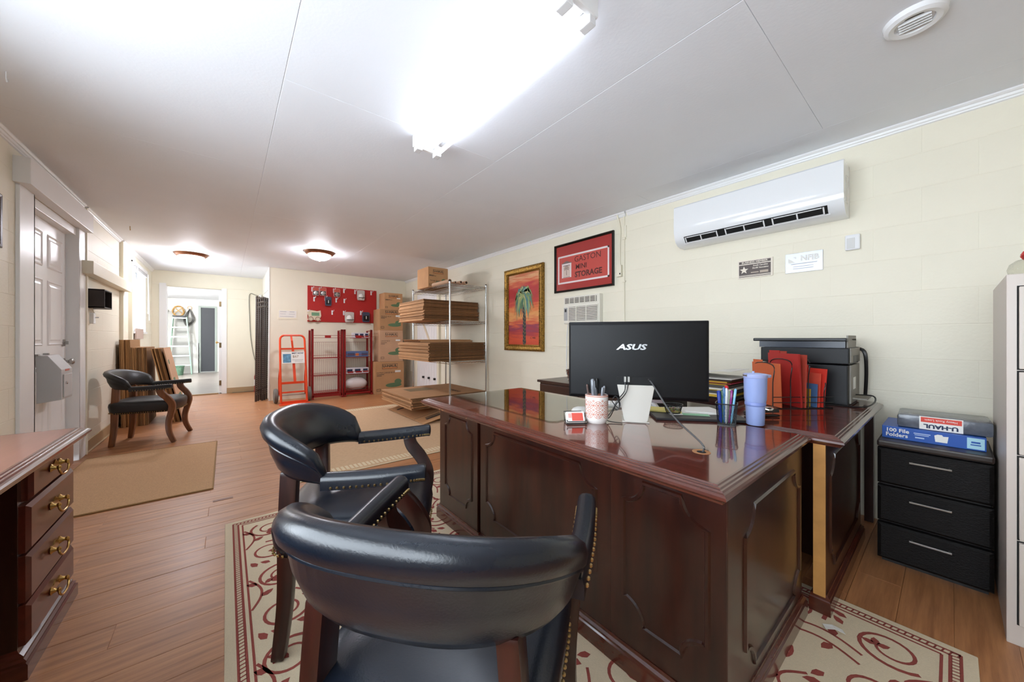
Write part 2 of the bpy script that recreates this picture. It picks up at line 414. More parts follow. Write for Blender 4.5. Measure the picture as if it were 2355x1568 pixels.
# left entrance door
DYF = YL + 0.06
d1 = ST('door_1', box(4.15, 5.12, DYF, DYF + 0.045, 0.02, 2.10), WHITE)
def raised(x0, x1, z0, z1, y, par):
    P('door_panel', MB().loft([[(x0,y-0.0005,z0),(x1,y-0.0005,z0),(x1,y-0.0005,z1),(x0,y-0.0005,z1)], [(x0+.01,y-0.007,z0+.01),(x1-.01,y-0.007,z0+.01),(x1-.01,y-0.007,z1-.01),(x0+.01,y-0.007,z1-.01)],
       [(x0+.025,y+0.003,z0+.025),(x1-.025,y+0.003,z0+.025),(x1-.025,y+0.003,z1-.025),(x0+.025,y+0.003,z1-.025)], [(x0+.05,y-0.006,z0+.05),(x1-.05,y-0.006,z0+.05),(x1-.05,y-0.006,z1-.05),(x0+.05,y-0.006,z1-.05)]]), WHITE, par)
for xa, xb in ((4.25, 4.58), (4.69, 5.02)):
    for za, zb in ((0.2, 0.92), (1.08, 1.62), (1.72, 2.0)): raised(xa, xb, za, zb, DYF, d1)
P('door_knob', MB().lathe([(0.0, 0), (0.03, 0.002), (0.03, 0.008), (0.012, 0.012), (0.011, 0.03), (0.024, 0.04), (0.027, 0.055), (0.015, 0.066), (0, 0.067)], 14).xf(Matrix.Translation((5.06, DYF, 0.93)) @ Matrix.Rotation(PI/2, 4, 'X')), STEEL, d1, smooth=True)
P('deadbolt', MB().lathe([(0, 0), (0.032, 0.0), (0.032, 0.012), (0.0, 0.014)], 14).xf(Matrix.Translation((5.04, DYF, 1.10)) @ Matrix.Rotation(PI/2, 4, 'X')).box(5.035, 5.045, DYF - 0.035, DYF - 0.01, 1.085, 1.115), STEEL, d1)
ST('trim_12', MB().box(3.90, 4.14, YL - 0.02, YL, 0, 2.19).box(5.13, 5.32, YL - 0.02, YL, 0, 2.19)
   .box(4.12, 4.14, YL - 0.02, DYF + 0.05, 0, 2.17).box(5.125, 5.145, YL - 0.02, DYF + 0.05, 0, 2.17).box(4.12, 5.145, YL, DYF + 0.05, 2.10, 2.17), WHITE, bevel=0.003)
ST('trim_13', MB().box(3.86, 5.30, YL - 0.075, YL + 0.0, 2.172, 2.345), WHITE, bevel=0.002)
# cream battens and board on the left wall
ST('trim_14', box(5.32, 5.35, YL - 0.03, YL, 0.0, 2.42), CREAM_W, bevel=0.003)
ST('trim_15', box(6.86, 6.93, YL - 0.035, YL, 0.0, 2.42), CREAM_W, bevel=0.003)
ST('trim_16', box(7.40, 7.48, YL - 0.04, YL, 0.0, 2.25), CREAM_W, bevel=0.003)
ST('trim_17', box(5.22, 7.0, YL - 0.09, YL - 0.0, 1.765, 1.89), CREAM_W, bevel=0.004)
# left window
w1f = MB()
w1f.box(7.63, 8.70, YL + 0.10, YL + 0.14, 1.25, 1.29).box(7.63, 8.70, YL + 0.10, YL + 0.14, 2.24, 2.28).box(7.63, 7.67, YL + 0.10, YL + 0.14, 1.25, 2.28).box(8.66, 8.70, YL + 0.10, YL + 0.14, 1.25, 2.28).box(7.63, 8.70, YL + 0.105, YL + 0.135, 1.74, 1.78)
w1 = ST('window_1', w1f, WHITE)
for a, b in ((1.29, 1.74), (1.78, 2.24)): P('pane', box(7.67, 8.66, YL + 0.118, YL + 0.122, a, b), glass('window_glass'), w1)
P('reveal', MB().box(7.60, 7.635, YL - 0.012, YL + 0.1, 1.22, 2.3).box(8.695, 8.73, YL - 0.012, YL + 0.1, 1.22, 2.3).box(7.60, 8.73, YL - 0.03, YL + 0.1, 1.215, 1.25).box(7.60, 8.73, YL - 0.012, YL + 0.1, 2.28, 2.31), WHITE, w1)
# white door on the right wall behind the shelving
d4 = ST('door_4', box(6.22, 7.14, YR - 0.004, YR + 0.03, 0.01, 2.06), WHITE)
for k in range(8): P('door_plank', box(6.235 + k*0.112, 6.235 + k*0.112 + 0.106, YR + 0.03, YR + 0.036, 0.03, 2.04), WHITE, d4, bevel=0.002)
P('door_casing', MB().box(7.14, 7.22, YR, YR + 0.045, 0, 2.13).box(6.14, 6.22, YR, YR + 0.045, 0, 2.13).box(6.22, 7.14, YR, YR + 0.045, 2.06, 2.13), CREAM_W, d4)
P('diagonal_brace', MB().sweep([(6.86, YR + 0.045, 1.5), (6.42, YR + 0.045, 0.95)], 0.02, 0.045, up=(1, 0, 1)), M('cream_brace', '#dccdb4', 0.6), d4)
for x in (6.3, 6.55, 6.8): P('hook', MB().box(x - 0.02, x + 0.02, YR + 0.036, YR + 0.07, 0.33, 0.37), BLACK, d4)
# ================================================================ LIGHT FITTINGS
TUBE = M('lit_fluorescent_tube', '#ffffff', 0.4, emit='#eaf3ff', estr=8.2)
DOME = M('lit_frosted_glass', '#ffffff', 0.4, emit='#f6f6ff', estr=52)
t = T('fluorescent_light', 'long white fluorescent strip light on the ceiling above the desk', 'ceiling light', (1.51, -1.02, CZ))
P('housing', MB().loft([[(xx, -0.055, 0), (xx, 0.055, 0), (xx, 0.04, -0.05), (xx, -0.04, -0.05)] for xx in (-0.655, 0.655)]), WHITE, t, bevel=0.003)
P('reflector', MB().loft([[(xx, -0.05, -0.045), (xx, -0.04, -0.058), (xx, 0.04, -0.058), (xx, 0.05, -0.045), (xx, 0.05, -0.042), (xx, -0.05, -0.042)] for xx in (-0.63, 0.63)]), WHITE, t)
for y in (-0.065, 0.065):
    P('tube', MB().rod((-0.60, y, -0.085), (0.60, y, -0.085), 0.0125, 12), TUBE, t, smooth=True)
    for sx in (-1, 1):
        P('socket', MB().box(min(sx*0.60, sx*0.655), max(sx*0.60, sx*0.655), y - 0.018, y + 0.018, -0.105, -0.04), WHITEP, t, bevel=0.004)
for sx in (-1, 1): P('end_plate', MB().box(sx*0.65 - 0.012, sx*0.65 + 0.012, -0.09, 0.09, -0.075, 0.0), WHITE, t, bevel=0.006)
COPPER = M('copper_bronze_ring', '#8a5a3f', 0.35, metal=0.7)
for nm, (px, py), lab in (('l', (440, 590), 'copper rimmed dome ceiling light nearer the left wall, before the doorway'), ('r', (735, 586), 'copper rimmed dome ceiling light in front of the red board wall')):
    p = onz(px, py, 2.40)
    t = T('dome_light', lab, 'ceiling light', (p.x, p.y, CZ), group='flush dome ceiling lights')
    P('rim', MB().lathe([(0.0, 0), (0.205, 0.0), (0.20, -0.012), (0.185, -0.03), (0.165, -0.045), (0.15, -0.045), (0.15, -0.02), (0.0, -0.02)], 32), COPPER, t, smooth=True)
    P('glass_dome', MB().lathe([(0.155, -0.035)] + [(0.155*math.cos(math.radians(a)), -0.04 - 0.085*math.sin(math.radians(a))) for a in range(10, 91, 10)], 32), DOME, t, smooth=True)
    P('finial', MB().lathe([(0.0, -0.12), (0.012, -0.122), (0.014, -0.128), (0.006, -0.134), (0.009, -0.142), (0.004, -0.15), (0, -0.152)], 10), COPPER, t, smooth=True)
# storage room strip light
t = T('storage_room_light', 'bright strip light on the storage room ceiling beyond the doorway', 'ceiling light', (13.2, 1.75, CZ))
P('housing', box(-0.65, 0.65, -0.06, 0.06, -0.06, 0), WHITE, t); P('tube', MB().rod((-0.6, 0, -0.085), (0.6, 0, -0.085), 0.02, 10), M('lit_storage_tube', '#ffffff', 0.4, emit='#ffffff', estr=450), t)
# round smoke detector / vent
p = onz(2104, 42, CZ)
t = T('ceiling_vent', 'round white slotted vent on the ceiling near the right wall', 'vent', (p.x, p.y, CZ))
P('ring', MB().lathe([(0.0, -0.012), (0.055, -0.012), (0.058, -0.022), (0.075, -0.026), (0.088, -0.018), (0.092, 0.0), (0, 0)], 32), WHITEP, t, smooth=True)
for k in range(5): P('slot', MB().box(-0.042 + abs(k-2)*0.008, 0.042 - abs(k-2)*0.008, -0.036 + k*0.018 - 0.003, -0.036 + k*0.018 + 0.003, -0.0135, -0.011), M('vent_shadow_grey', '#6d6a60', 0.7), t)
for k in range(4): P('vane', MB().box(-0.045, 0.045, -0.029 + k*0.018, -0.025 + k*0.018, -0.024, -0.012), WHITEP, t)
for (px, py), lab in (((14, 165), 'small white hook screwed into the ceiling at far left'), ((299, 520), 'small brass hook hanging from the ceiling beyond the door')):
    p = onz(px, py, CZ)
    tag(P('ceiling_hook', MB().wire([(0, 0, 0), (0, 0, -0.03), (0.008, 0, -0.045), (0.016, 0, -0.038), (0.016, 0, -0.028)], 0.003), WHITEP if px < 100 else BRASS, loc=p), lab, 'hook')

# ================================================================ RUGS
JUTE = M('tan_sisal', '#c6a480', 0.95, noise=0.10, nscale=120, bump=0.8, bscale=350, stretch=(1, 0.25, 1))
MATM = M('tan_coir_mat', '#c49c74', 0.95, noise=0.14, nscale=160, bump=0.8, bscale=400)
BEIGE = M('beige_flatweave', '#d8c6a8', 0.95, noise=0.07, nscale=220, bump=0.6, bscale=320, stretch=(1, 3, 1))
RUST = M('rust_red_weave', '#8f4138', 0.95, noise=0.08, nscale=200, bump=0.5, bscale=300)
STRIPE = M('pale_stripe_border', '#d8c6a4', 0.95, noise=0.08, nscale=120, bump=0.5, bscale=300)
t = T('door_mat', 'small plain tan mat on the floor beside the left desk', 'rug', (4.30, 0.55, 0))
P('pile', box(-0.79, 0.79, -0.47, 0.47, 0.001, 0.009), MATM, t, bevel=0.004)
P('binding', MB().sweep([(-0.79, -0.47, 0.006), (0.79, -0.47, 0.006), (0.79, 0.47, 0.006), (-0.79, 0.47, 0.006)], 0.014, 0.011, 6, closed=True), M('mat_binding', '#9d7b52', 0.9), t)
t = T('sisal_rug', 'large tan woven rug with pale striped border near the wire shelving', 'rug', (4.63, -1.45, 0))
P('field', box(-1.40, 1.40, -0.99, 0.99, 0.001, 0.007), JUTE, t, bevel=0.003)
sb = MB()
for sx in (-1, 1):
    n = 54
    for k in range(n):
        y = -0.97 + 1.94*k/n; sb.box(sx*1.30 - 0.05, sx*1.30 + 0.05, y, y + 1.94/n*0.62, 0.0065, 0.0078)
for sy in (-1, 1):
    n = 62
    for k in range(n):
        x = -1.36 + 2.72*k/n; sb.box(x, x + 2.72/n*0.62, sy*0.91 - 0.045, sy*0.91 + 0.045, 0.0065, 0.0078)
o = P('striped_border', sb, STRIPE, t); o['kind'] = 'stuff'
P('edge_binding', MB().sweep([(-1.40, -0.99, 0.005), (1.40, -0.99, 0.005), (1.40, 0.99, 0.005), (-1.40, 0.99, 0.005)], 0.02, 0.009, 6, closed=True), STRIPE, t)
# oriental scroll rug   x -0.06..2.78, y -2.08..0.005
RX0, RX1, RY0, RY1 = -0.06, 2.78, -2.08, 0.005
t = T('scroll_rug', 'beige rug with rust red vine scrolls under the desk and navy chairs', 'rug', ((RX0 + RX1)/2, (RY0 + RY1)/2, 0))
hw, hd = (RX1 - RX0)/2, (RY1 - RY0)/2
P('field', box(-hw, hw, -hd, hd, 0.001, 0.007), BEIGE, t, bevel=0.004)
ZT = 0.0078
def ribbon(mb, pts, w0, w1=None):
    w1 = w0 if w1 is None else w1; n = len(pts); L_, R_ = [], []
    for i, (a, b) in enumerate(pts):
        a0, b0 = pts[max(i-1, 0)]; a1, b1 = pts[min(i+1, n-1)]
        dx, dy = a1-a0, b1-b0; l = math.hypot(dx, dy) or 1; w = (w0 + (w1-w0)*i/(n-1))/2
        L_.append((a - dy/l*w, b + dx/l*w, ZT)); R_.append((a + dy/l*w, b - dx/l*w, ZT))
    b = len(mb.v); mb.v += L_ + R_
    for i in range(n-1): mb.f.append((b+i, b+n+i, b+n+i+1, b+i+1))
def leaf(mb, x, y, a, l, w):
    ca, sa = math.cos(a), math.sin(a); b = len(mb.v)
    for u, v in ((0, 0), (0.35, -0.5), (0.7, -0.35), (1, 0.1), (0.65, 0.45), (0.3, 0.5)):
        mb.v.append((x + ca*u*l - sa*v*w, y + sa*u*l + ca*v*w, ZT))
    mb.f.append(tuple(range(b, b+6)))
def scroll(mb, x, y, r, a0, sg, turns=1.35):
    pts = []
    for k in range(31):
        u = k/30; rr = r*(1 - 0.62*u); an = a0 + sg*u*turns*2*PI
        pts.append((x + rr*math.cos(an), y + rr*math.sin(an)))
    ribbon(mb, pts, 0.014, 0.009)
    e = pts[-1]; an = a0 + sg*turns*2*PI
    for da in (0.4, 1.6, 2.8): leaf(mb, e[0], e[1], an + da*sg, 0.042, 0.026)
    return pts[0]
pat = MB(); rr = random.Random(11)
gx, gy = 10, 7
cxs = [(-hw + 0.20) + (2*hw - 0.40)*i/(gx-1) for i in range(gx)]; cys = [(-hd + 0.20) + (2*hd - 0.40)*j/(gy-1) for j in range(gy)]
for i, x in enumerate(cxs):
    for j, y in enumerate(cys):
        sg = 1 if (i + j) % 2 else -1
        a0 = (0.6 if j % 2 else 2.4) + 0.5*i
        q = scroll(pat, x + rr.uniform(-.02, .02), y + rr.uniform(-.02, .02), 0.098, a0, sg)
        if i < gx-1:
            x2 = cxs[i+1]; pts = [(x + 0.06 + (x2 - x - 0.04)*k/12, y - 0.112*sg + 0.07*sg*math.sin(k/12*PI)*(-1 if j % 2 else 1)*0.6) for k in range(13)]
            ribbon(pat, pts, 0.010)
            leaf(pat, pts[4][0], pts[4][1], 1.1*sg, 0.055, 0.03); leaf(pat, pts[9][0], pts[9][1], -0.9*sg, 0.05, 0.028)
            leaf(pat, x + 0.125, y + 0.075*sg, 0.4*sg, 0.055, 0.028); leaf(pat, x + 0.13, y + 0.02*sg, 0.9*sg, 0.05, 0.026)
        if j < gy-1:
            y2 = cys[j+1]; pts = [(x + 0.105*sg - 0.06*sg*math.sin(k/10*PI), y + 0.07 + (y2-y-0.12)*k/10) for k in range(11)]
            ribbon(pat, pts, 0.010); leaf(pat, pts[5][0], pts[5][1], 0.5*sg + 1.2, 0.05, 0.026)
o = P('vine_scrolls', pat, RUST, t); o['kind'] = 'stuff'
bd = MB()
def rectline(ins, w):
    a, b = hw - ins, hd - ins
    for pts in ([(-a, -b), (a, -b)], [(a, -b), (a, b)], [(a, b), (-a, b)], [(-a, b), (-a, -b)]): ribbon(bd, pts, w)
rectline(0.082, 0.008); rectline(0.038, 0.008); rectline(0.062, 0.009)
for side in (-1, 1):
    n = 150
    for k in range(n):
        x = -hw + 0.04 + (2*hw - 0.08)*k/n; ribbon(bd, [(x, side*(hd - 0.040)), (x + 0.005, side*(hd - 0.060))], 0.005)
    n = 110
    for k in range(n):
        y = -hd + 0.04 + (2*hd - 0.08)*k/n; ribbon(bd, [(side*(hw - 0.040), y), (side*(hw - 0.060), y + 0.005)], 0.005)
o = P('border_lines', bd, RUST, t); o['kind'] = 'stuff'

# ================================================================ CHAIRS
LEATHER = M('navy_black_leather', '#0f151f', 0.27, bump=0.12, bscale=260, noise=0.15, nscale=8, coat=0.12, coatr=0.3)
LEATHERB = M('black_vinyl', '#1a191b', 0.38, bump=0.2, bscale=260, noise=0.15, nscale=8)
MAHO_L = wood('mahogany_leg_wood', '#1e0b08', '#36130c', rough=0.35, coat=0.3, stretch=(14, 14, 2))
OAK_L = wood('walnut_leg_wood', '#5e3314', '#86502a', rough=0.4, coat=0.2, stretch=(14, 14, 2))
NAIL = M('brass_nailhead', '#b59a68', 0.3, metal=1.0)
def smooth_path(ctrl, n=6):
    pts = [Vector(c) for c in ctrl]; out = []
    for i in range(len(pts)-1):
        p0 = pts[max(i-1, 0)]; p1 = pts[i]; p2 = pts[i+1]; p3 = pts[min(i+2, len(pts)-1)]
        for k in range(n):
            u = k/n; out.append(0.5*((2*p1) + (p2-p0)*u + (2*p0-5*p1+4*p2-p3)*u*u + (3*p1-p0-3*p2+p3)*u*u*u))
    out.append(pts[-1]); return out
def clampz(mb): mb.v = [(x, y, max(z, 0.0)) for x, y, z in mb.v]; return mb
def armchair(label, loc, rz, leather, legm, group, hz=1.0):
    t = T('armchair', label, 'chair', loc, rz, group); t.scale = (1, 1, hz)
    # seat
    rings = []
    def seat_ring(z, o):
        r = []
        for k in range(40):
            a = 2*PI*k/40; ca, sa = math.cos(a), math.sin(a)
            ex = 0.32
            x = math.copysign(abs(ca)**ex, ca); y = math.copysign(abs(sa)**ex, sa)
            wd = 0.262 - 0.028*(y + 1)/2 if y > -1 else 0.262
            bow = -0.035*(1 - x*x) if y < 0 else 0
            r.append((x*(wd + o), y*(0.262 + o) + bow*abs(y) - 0.005, z))
        return r
    prof = [(0.335, -0.03), (0.34, -0.008), (0.37, 0.0), (0.42, 0.006), (0.445, 0.002), (0.462, -0.012), (0.473, -0.045), (0.480, -0.10), (0.485, -0.17)]
    P('seat', MB().loft([seat_ring(z, o) for z, o in prof]), leather, t, smooth=True, ang=70)
    nh = MB()
    for x, y, z in seat_ring(0.349, 0.004)[0:40]:
        pass
    base = seat_ring(0.350, 0.0005)
    for i in range(40):
        a = Vector(base[i]); b = Vector(base[(i+1) % 40]); L_ = (b-a).length
        for k in range(max(1, int(L_/0.017))):
            nh.ball(a + (b-a)*(k/max(1, int(L_/0.017))), 0.0052, 6, 3)
    o = P('nailhead_trim', nh, NAIL, t, smooth=True); o['kind'] = 'stuff'
    # backrest
    n = 33; rings = []; seam = []
    for i in range(n):
        u = -1 + 2*i/(n-1); th = u*math.radians(88)
        ca = math.cos(th); sa = math.sin(th)
        g = max(0.0, math.cos(u*PI/2))**0.42
        ztop = 0.640 + 0.160*g; zbot = 0.586 + 0.022*g
        k = 0.55 + 0.45*g
        def pt(rad, z):   # rad = offset outward from the mid surface
            rx = 0.272 + rad; ry = 0.225 + rad
            sq = 1.0
            return (math.copysign(abs(sa)**0.82, sa)*rx, 0.035 + ry*(ca**0.9 if ca > 0 else 0), z)
        hgt = ztop - zbot; R = 0.020*k + 0.008
        sec = [(-0.030*k - 0.022*g, zbot + 0.010), (-0.040*k - 0.010*g, zbot + 0.25*hgt), (-0.036*k + 0.004*g, zbot + 0.55*hgt), (-0.026*k + 0.018*g, ztop - R*1.1),
               (-0.012*k + 0.026*g, ztop - R*0.35), (0.008*k + 0.030*g, ztop), (0.024*k + 0.032*g, ztop - R*0.3), (0.032*k + 0.033*g, ztop - R*1.0),
               (0.029*k + 0.031*g, ztop - R*1.8), (0.019*k + 0.024*g, ztop - R*2.4), (0.016*k + 0.019*g, zbot + 0.40*hgt), (0.010*k + 0.004*g, zbot + 0.12*hgt), (0.002*k - 0.006*g, zbot), (-0.018*k - 0.018*g, zbot - 0.003)]
        if ztop - R*2.4 < zbot + 0.41*hgt:
            sec[9] = (0.028*k + 0.030*g, zbot + 0.46*hgt)
        rings.append([pt(r, z) for r, z in sec]); seam.append(Vector(pt(sec[9][0] + 0.001, sec[9][1])))
    P('backrest', MB().loft(rings), leather, t, smooth=True, ang=80)
    P('piping', MB().wire(seam, 0.0035), leather, t, smooth=True)
    for sx in (-1, 1):
        path = [(sx*0.272, 0.055, 0.606), (sx*0.283, -0.04, 0.608), (sx*0.292, -0.14, 0.612), (sx*0.296, -0.24, 0.618), (sx*0.297, -0.275, 0.620), (sx*0.297, -0.292, 0.618)]
        pp = smooth_path(path, 5); m = len(pp)
        ws = [0.052]*(m-3) + [0.050, 0.040, 0.018]; hs = [0.050]*(m-3) + [0.048, 0.038, 0.018]
        rg = []
        for i, q in enumerate(pp):
            tt = (pp[min(i+1, m-1)] - pp[max(i-1, 0)]).normalized(); sd = tt.cross(Vector((0, 0, 1))).normalized()
            w, h = ws[i]/2, hs[i]/2
            rg.append([q + sd*w*a + Vector((0, 0, h*b)) for a, b in ((-1, -1), (1, -1), (1, 0.1), (0.86, 0.6), (0.5, 0.92), (0, 1), (-0.5, 0.92), (-0.86, 0.6), (-1, 0.1))])
        arm = P('armrest', MB().loft(rg), leather, t, smooth=True, ang=50)
        nh = MB()
        for i in range(2, m-3):
            for k in range(1):
                q = pp[i]
                for sd in (-1, 1): nh.ball((q.x + sd*0.0265, q.y, q.z - 0.017), 0.005, 6, 3)
        o = P('nailhead_trim', nh, NAIL, arm, smooth=True); o['kind'] = 'stuff'
        # front leg with arm support
        fl = smooth_path([(sx*0.292, -0.185, 0.592), (sx*0.290, -0.197, 0.55), (sx*0.282, -0.245, 0.49), (sx*0.268, -0.278, 0.42), (sx*0.258, -0.270, 0.34), (sx*0.250, -0.245, 0.22), (sx*0.252, -0.252, 0.11), (sx*0.262, -0.295, 0.0)], 5)
        m2 = len(fl); P('front_leg', clampz(MB().sweep(fl, 0.038, [0.058 - 0.020*max(0, (i-m2*0.5)/(m2*0.5)) for i in range(m2)], up=(0, 1, 0))), legm, t, bevel=0.006, smooth=True)
        rl = smooth_path([(sx*0.180, 0.192, 0.615), (sx*0.190, 0.194, 0.50), (sx*0.198, 0.196, 0.36), (sx*0.202, 0.200, 0.18), (sx*0.205, 0.220, 0.0)], 5)
        m2 = len(rl); P('rear_leg', clampz(MB().sweep(rl, 0.040, [0.056 - 0.016*max(0, (i-m2*0.4)/(m2*0.6)) for i in range(m2)], up=(0, 1, 0))), legm, t, bevel=0.006, smooth=True)
    return t
GR = 'padded guest armchairs'
armchair('navy leather armchair nearest the camera, its rounded back filling the foreground', (0.722, -0.408, 0.0085), math.atan2(0.62, 0.785), LEATHER, MAHO_L, GR, 1.06)
armchair('navy leather armchair seen from its side between desk and tan rug', (1.575, -0.435, 0.0085), math.atan2(-0.46, 0.888), LEATHER, MAHO_L, GR, 1.06)
armchair('black vinyl armchair with brown legs against the left wall', (5.68, 0.68, 0.0), math.atan2(-0.2, 0.98), LEATHERB, OAK_L, GR)
# ================================================================ DESKS
MAHO = wood('mahogany_veneer', '#1f0b07', '#37160d', rough=0.28, coat=0.35, stretch=(9, 9, 1.2), scale=2.2, bump=0.03, coatr=0.15)
MAHO_T = wood('mahogany_desktop', '#421710', '#743020', rough=0.14, coat=0.6, stretch=(1.2, 14, 9), scale=2.0, bump=0.0, coatr=0.03)
MAHO_E = wood('mahogany_edge_moulding', '#3f1a12', '#5b2a1c', rough=0.25, coat=0.5, stretch=(3, 3, 9), scale=2.0, bump=0.02)
def notched(x0, x1, z0, z1, r, s=0.014):
    q = math.sqrt(r*r - s*s); a = math.degrees(math.asin(s/r)); pts = []
    for (cx, cz, dx, dz) in ((x0, z0, 1, 1), (x1, z0, -1, 1), (x1, z1, -1, -1), (x0, z1, 1, -1)):
        c = [(cx, cz + dz*q), (cx + dx*s, cz + dz*q)]
        for k in range(9):
            b = math.radians(90 - a - (90 - 2*a)*k/8)
            c.append((cx + dx*r*math.cos(b), cz + dz*r*math.sin(b)))
        c += [(cx + dx*q, cz + dz*s), (cx + dx*q, cz)]
        if dx*dz < 0: c = c[::-1]
        pts += c
    return pts
def moulding(par, x0, x1, z0, z1, r, y, axis='x', out=1, mat=None):
    pts = notched(x0, x1, z0, z1, r)
    # drop duplicates
    if axis == 'x': path = [(a, y, b) for a, b in pts]; up = (0, 1, 0)
    else: path = [(y, a, b) for a, b in pts]; up = (1, 0, 0)
    return P('panel_moulding', MB().sweep(path, 0.017, 0.016, 6, up=up, closed=True), mat or MAHO, par)
def moulded_top(par, x0, x1, y0, y1, zt, th=0.042, mt=None, me=None):
    P('desk_top', MB().rects(x0 + 0.04, x1 - 0.04, y0 + 0.04, y1 - 0.04, [(zt - th + 0.004, 0), (zt, 0)]), mt or MAHO_T, par)
    o = []
    for z, i in ((0.0, 0.04), (0.0, 0.034), (-0.003, 0.032), (-0.003, 0.024), (-0.0065, 0.022), (-0.0065, 0.015), (-0.011, 0.012), (-0.013, 0.006), (-0.018, 0.001), (-0.026, 0.0), (-0.030, 0.004), (-0.036, 0.012), (-th, 0.014), (-th, 0.04)):
        o.append([(x0+i, y0+i, zt+z), (x1-i, y0+i, zt+z), (x1-i, y1-i, zt+z), (x0+i, y1-i, zt+z)])
    P('edge_moulding', MB().loft(o, cap=False, closed=True), me or MAHO_E, par)
DX, DY = 1.28, -1.43
t = T('executive_desk', 'large mahogany desk with panelled front carrying the monitor', 'desk', (DX, DY, 0.0082))
def loc(mb): return mb.xf(Matrix.Translation((-DX, -DY, 0)))
moulded_top(t, 0.362 - DX, 2.195 - DX, -1.87 - DY, -0.997 - DY, 0.7375)
P('left_pedestal', loc(box(1.612, 2.045, -1.84, -1.06, 0.06, 0.70)), MAHO, t, bevel=0.003)
P('right_pedestal', loc(box(0.385, 0.765, -1.84, -1.07, 0.06, 0.70)), MAHO, t, bevel=0.003)
P('modesty_panel', loc(box(0.765, 1.60, -1.10, -1.0705, 0.06, 0.70)), MAHO, t)
for (x0, x1, y0, y1) in ((1.60, 2.045, -1.84, -1.06), (0.385, 0.765, -1.84, -1.07), (0.765, 1.60, -1.10, -1.0705)):
    P('base_moulding', loc(MB().rects(x0, x1, y0, y1, [(0, 0.016), (0.055, 0.016), (0.06, 0.012), (0.068, 0.012), (0.074, 0.004), (0.085, 0.003)])), MAHO_E, t)
moulding(t, 1.672 - DX, 1.972 - DX, 0.175, 0.655, 0.055, -1.06 - DY)
moulding(t, 0.832 - DX, 1.543 - DX, 0.195, 0.645, 0.075, -1.0705 - DY)
moulding(t, 0.437 - DX, 0.712 - DX, 0.175, 0.655, 0.075, -1.07 - DY)
moulding(t, -1.79 - DY, -1.20 - DY, 0.13, 0.615, 0.075, 0.385 - DX, axis='y')
P('grommet_hole', MB().lathe([(0.029, 0.0), (0.029, 0.0008), (0.023, 0.0008), (0.023, -0.002), (0.0, -0.002)], 20).xf(Matrix.Translation((0.545 - DX, -1.285 - DY, 0.7377))), M('raw_particleboard', '#a5744c', 0.8), t)
P('grommet_core', MB().lathe([(0.0, 0), (0.015, 0.0), (0.015, 0.0006), (0, 0.0006)], 20).xf(Matrix.Translation((0.545 - DX, -1.285 - DY, 0.7372))), DARK, t)
for (xa, ya, w) in ((0.42, -1.0685, 0.006), (1.92, -0.996, 0.012), (1.88, -0.996, 0.02), (1.62, -0.9965, 0.006)):
    P('chip', box(xa - DX, xa + w - DX, ya - DY, ya - DY + 0.0008, 0.705, 0.708), M('raw_particleboard', '#a5744c', 0.8), t)
ZD = 0.7458
def at(u, v, z=ZD): return onz(u, v, z)
# glass sheet on the left part of the desk
tag(P('glass_sheet', MB().prismz([(2.14, -1.19), (1.19, -1.185), (1.165, -1.21), (1.165, -1.80), (2.14, -1.80)], ZD + 0.0005, ZD + 0.005), glass('desk_glass', '#f3f6f1')), 'clear glass sheet lying on the left end of the desk', 'glass sheet')

# return / printer side desk
RXA, RXB = 0.262, 0.86
t = T('return_desk', 'mahogany side desk joined behind the main desk carrying the printer', 'desk', (0.55, -2.45, 0.0082))
def loc2(mb): return mb.xf(Matrix.Translation((-0.55, 2.45, 0)))
moulded_top(t, RXA - 0.55, RXB - 0.55, -3.16 + 2.45, -1.882 + 2.45, 0.7388)
P('end_panel', loc2(box(0.322, 0.360, -2.80, -1.905, 0.075, 0.705)), MAHO, t, bevel=0.003)
P('raw_panel_edge', loc2(box(0.3215, 0.3605, -1.905, -1.898, 0.075, 0.70)), M('raw_maple_edge', '#c08a4a', 0.6, noise=0.1, nscale=20), t)
P('pedestal', loc2(box(0.362, 0.82, -2.80, -2.25, 0.06, 0.70)), MAHO, t)
P('base_moulding', loc2(MB().rects(0.322, 0.36, -2.80, -1.92, [(0, 0.016), (0.055, 0.016), (0.06, 0.012), (0.068, 0.012), (0.074, 0.004), (0.08, 0.002)])), MAHO_E, t)
P('back_leg', loc2(box(0.30, 0.34, -3.13, -3.09, 0, 0.705)), MAHO, t)
moulding(t, -2.72 + 2.45, -1.985 + 2.45, 0.155, 0.625, 0.075, 0.322 - 0.55, axis='y')
P('corner_bracket', loc2(box(0.3185, 0.3222, -2.10, -2.075, 0.66, 0.70)), STEEL, t)

# left desk
MAHO_D = wood('worn_mahogany', '#43160c', '#5e2214', rough=0.3, coat=0.3, stretch=(1.2, 10, 10), scale=2.0, bump=0.03)
t = T('drawer_desk', 'mahogany desk with brass pull drawers against the left wall', 'desk', (1.6, 0.79, 0))
def loc3(mb): return mb.xf(Matrix.Translation((-1.6, -0.79, 0)))
moulded_top(t, 0.72 - 1.6, 2.465 - 1.6, 0.477 - 0.79, 1.075 - 0.79, 0.745, mt=wood('worn_mahogany_top', '#6b3f30', '#805040', rough=0.3, coat=0.4, stretch=(1.2, 10, 10), scale=1.5, bump=0), me=MAHO_E)
P('pedestal', loc3(box(1.965, 2.42, 0.545, 1.05, 0.06, 0.705)), MAHO, t)
P('end_pedestal', loc3(box(0.75, 0.80, 0.545, 1.05, 0.0, 0.705)), MAHO, t)
P('back_panel', loc3(box(0.80, 1.965, 1.02, 1.05, 0.06, 0.705)), MAHO, t)
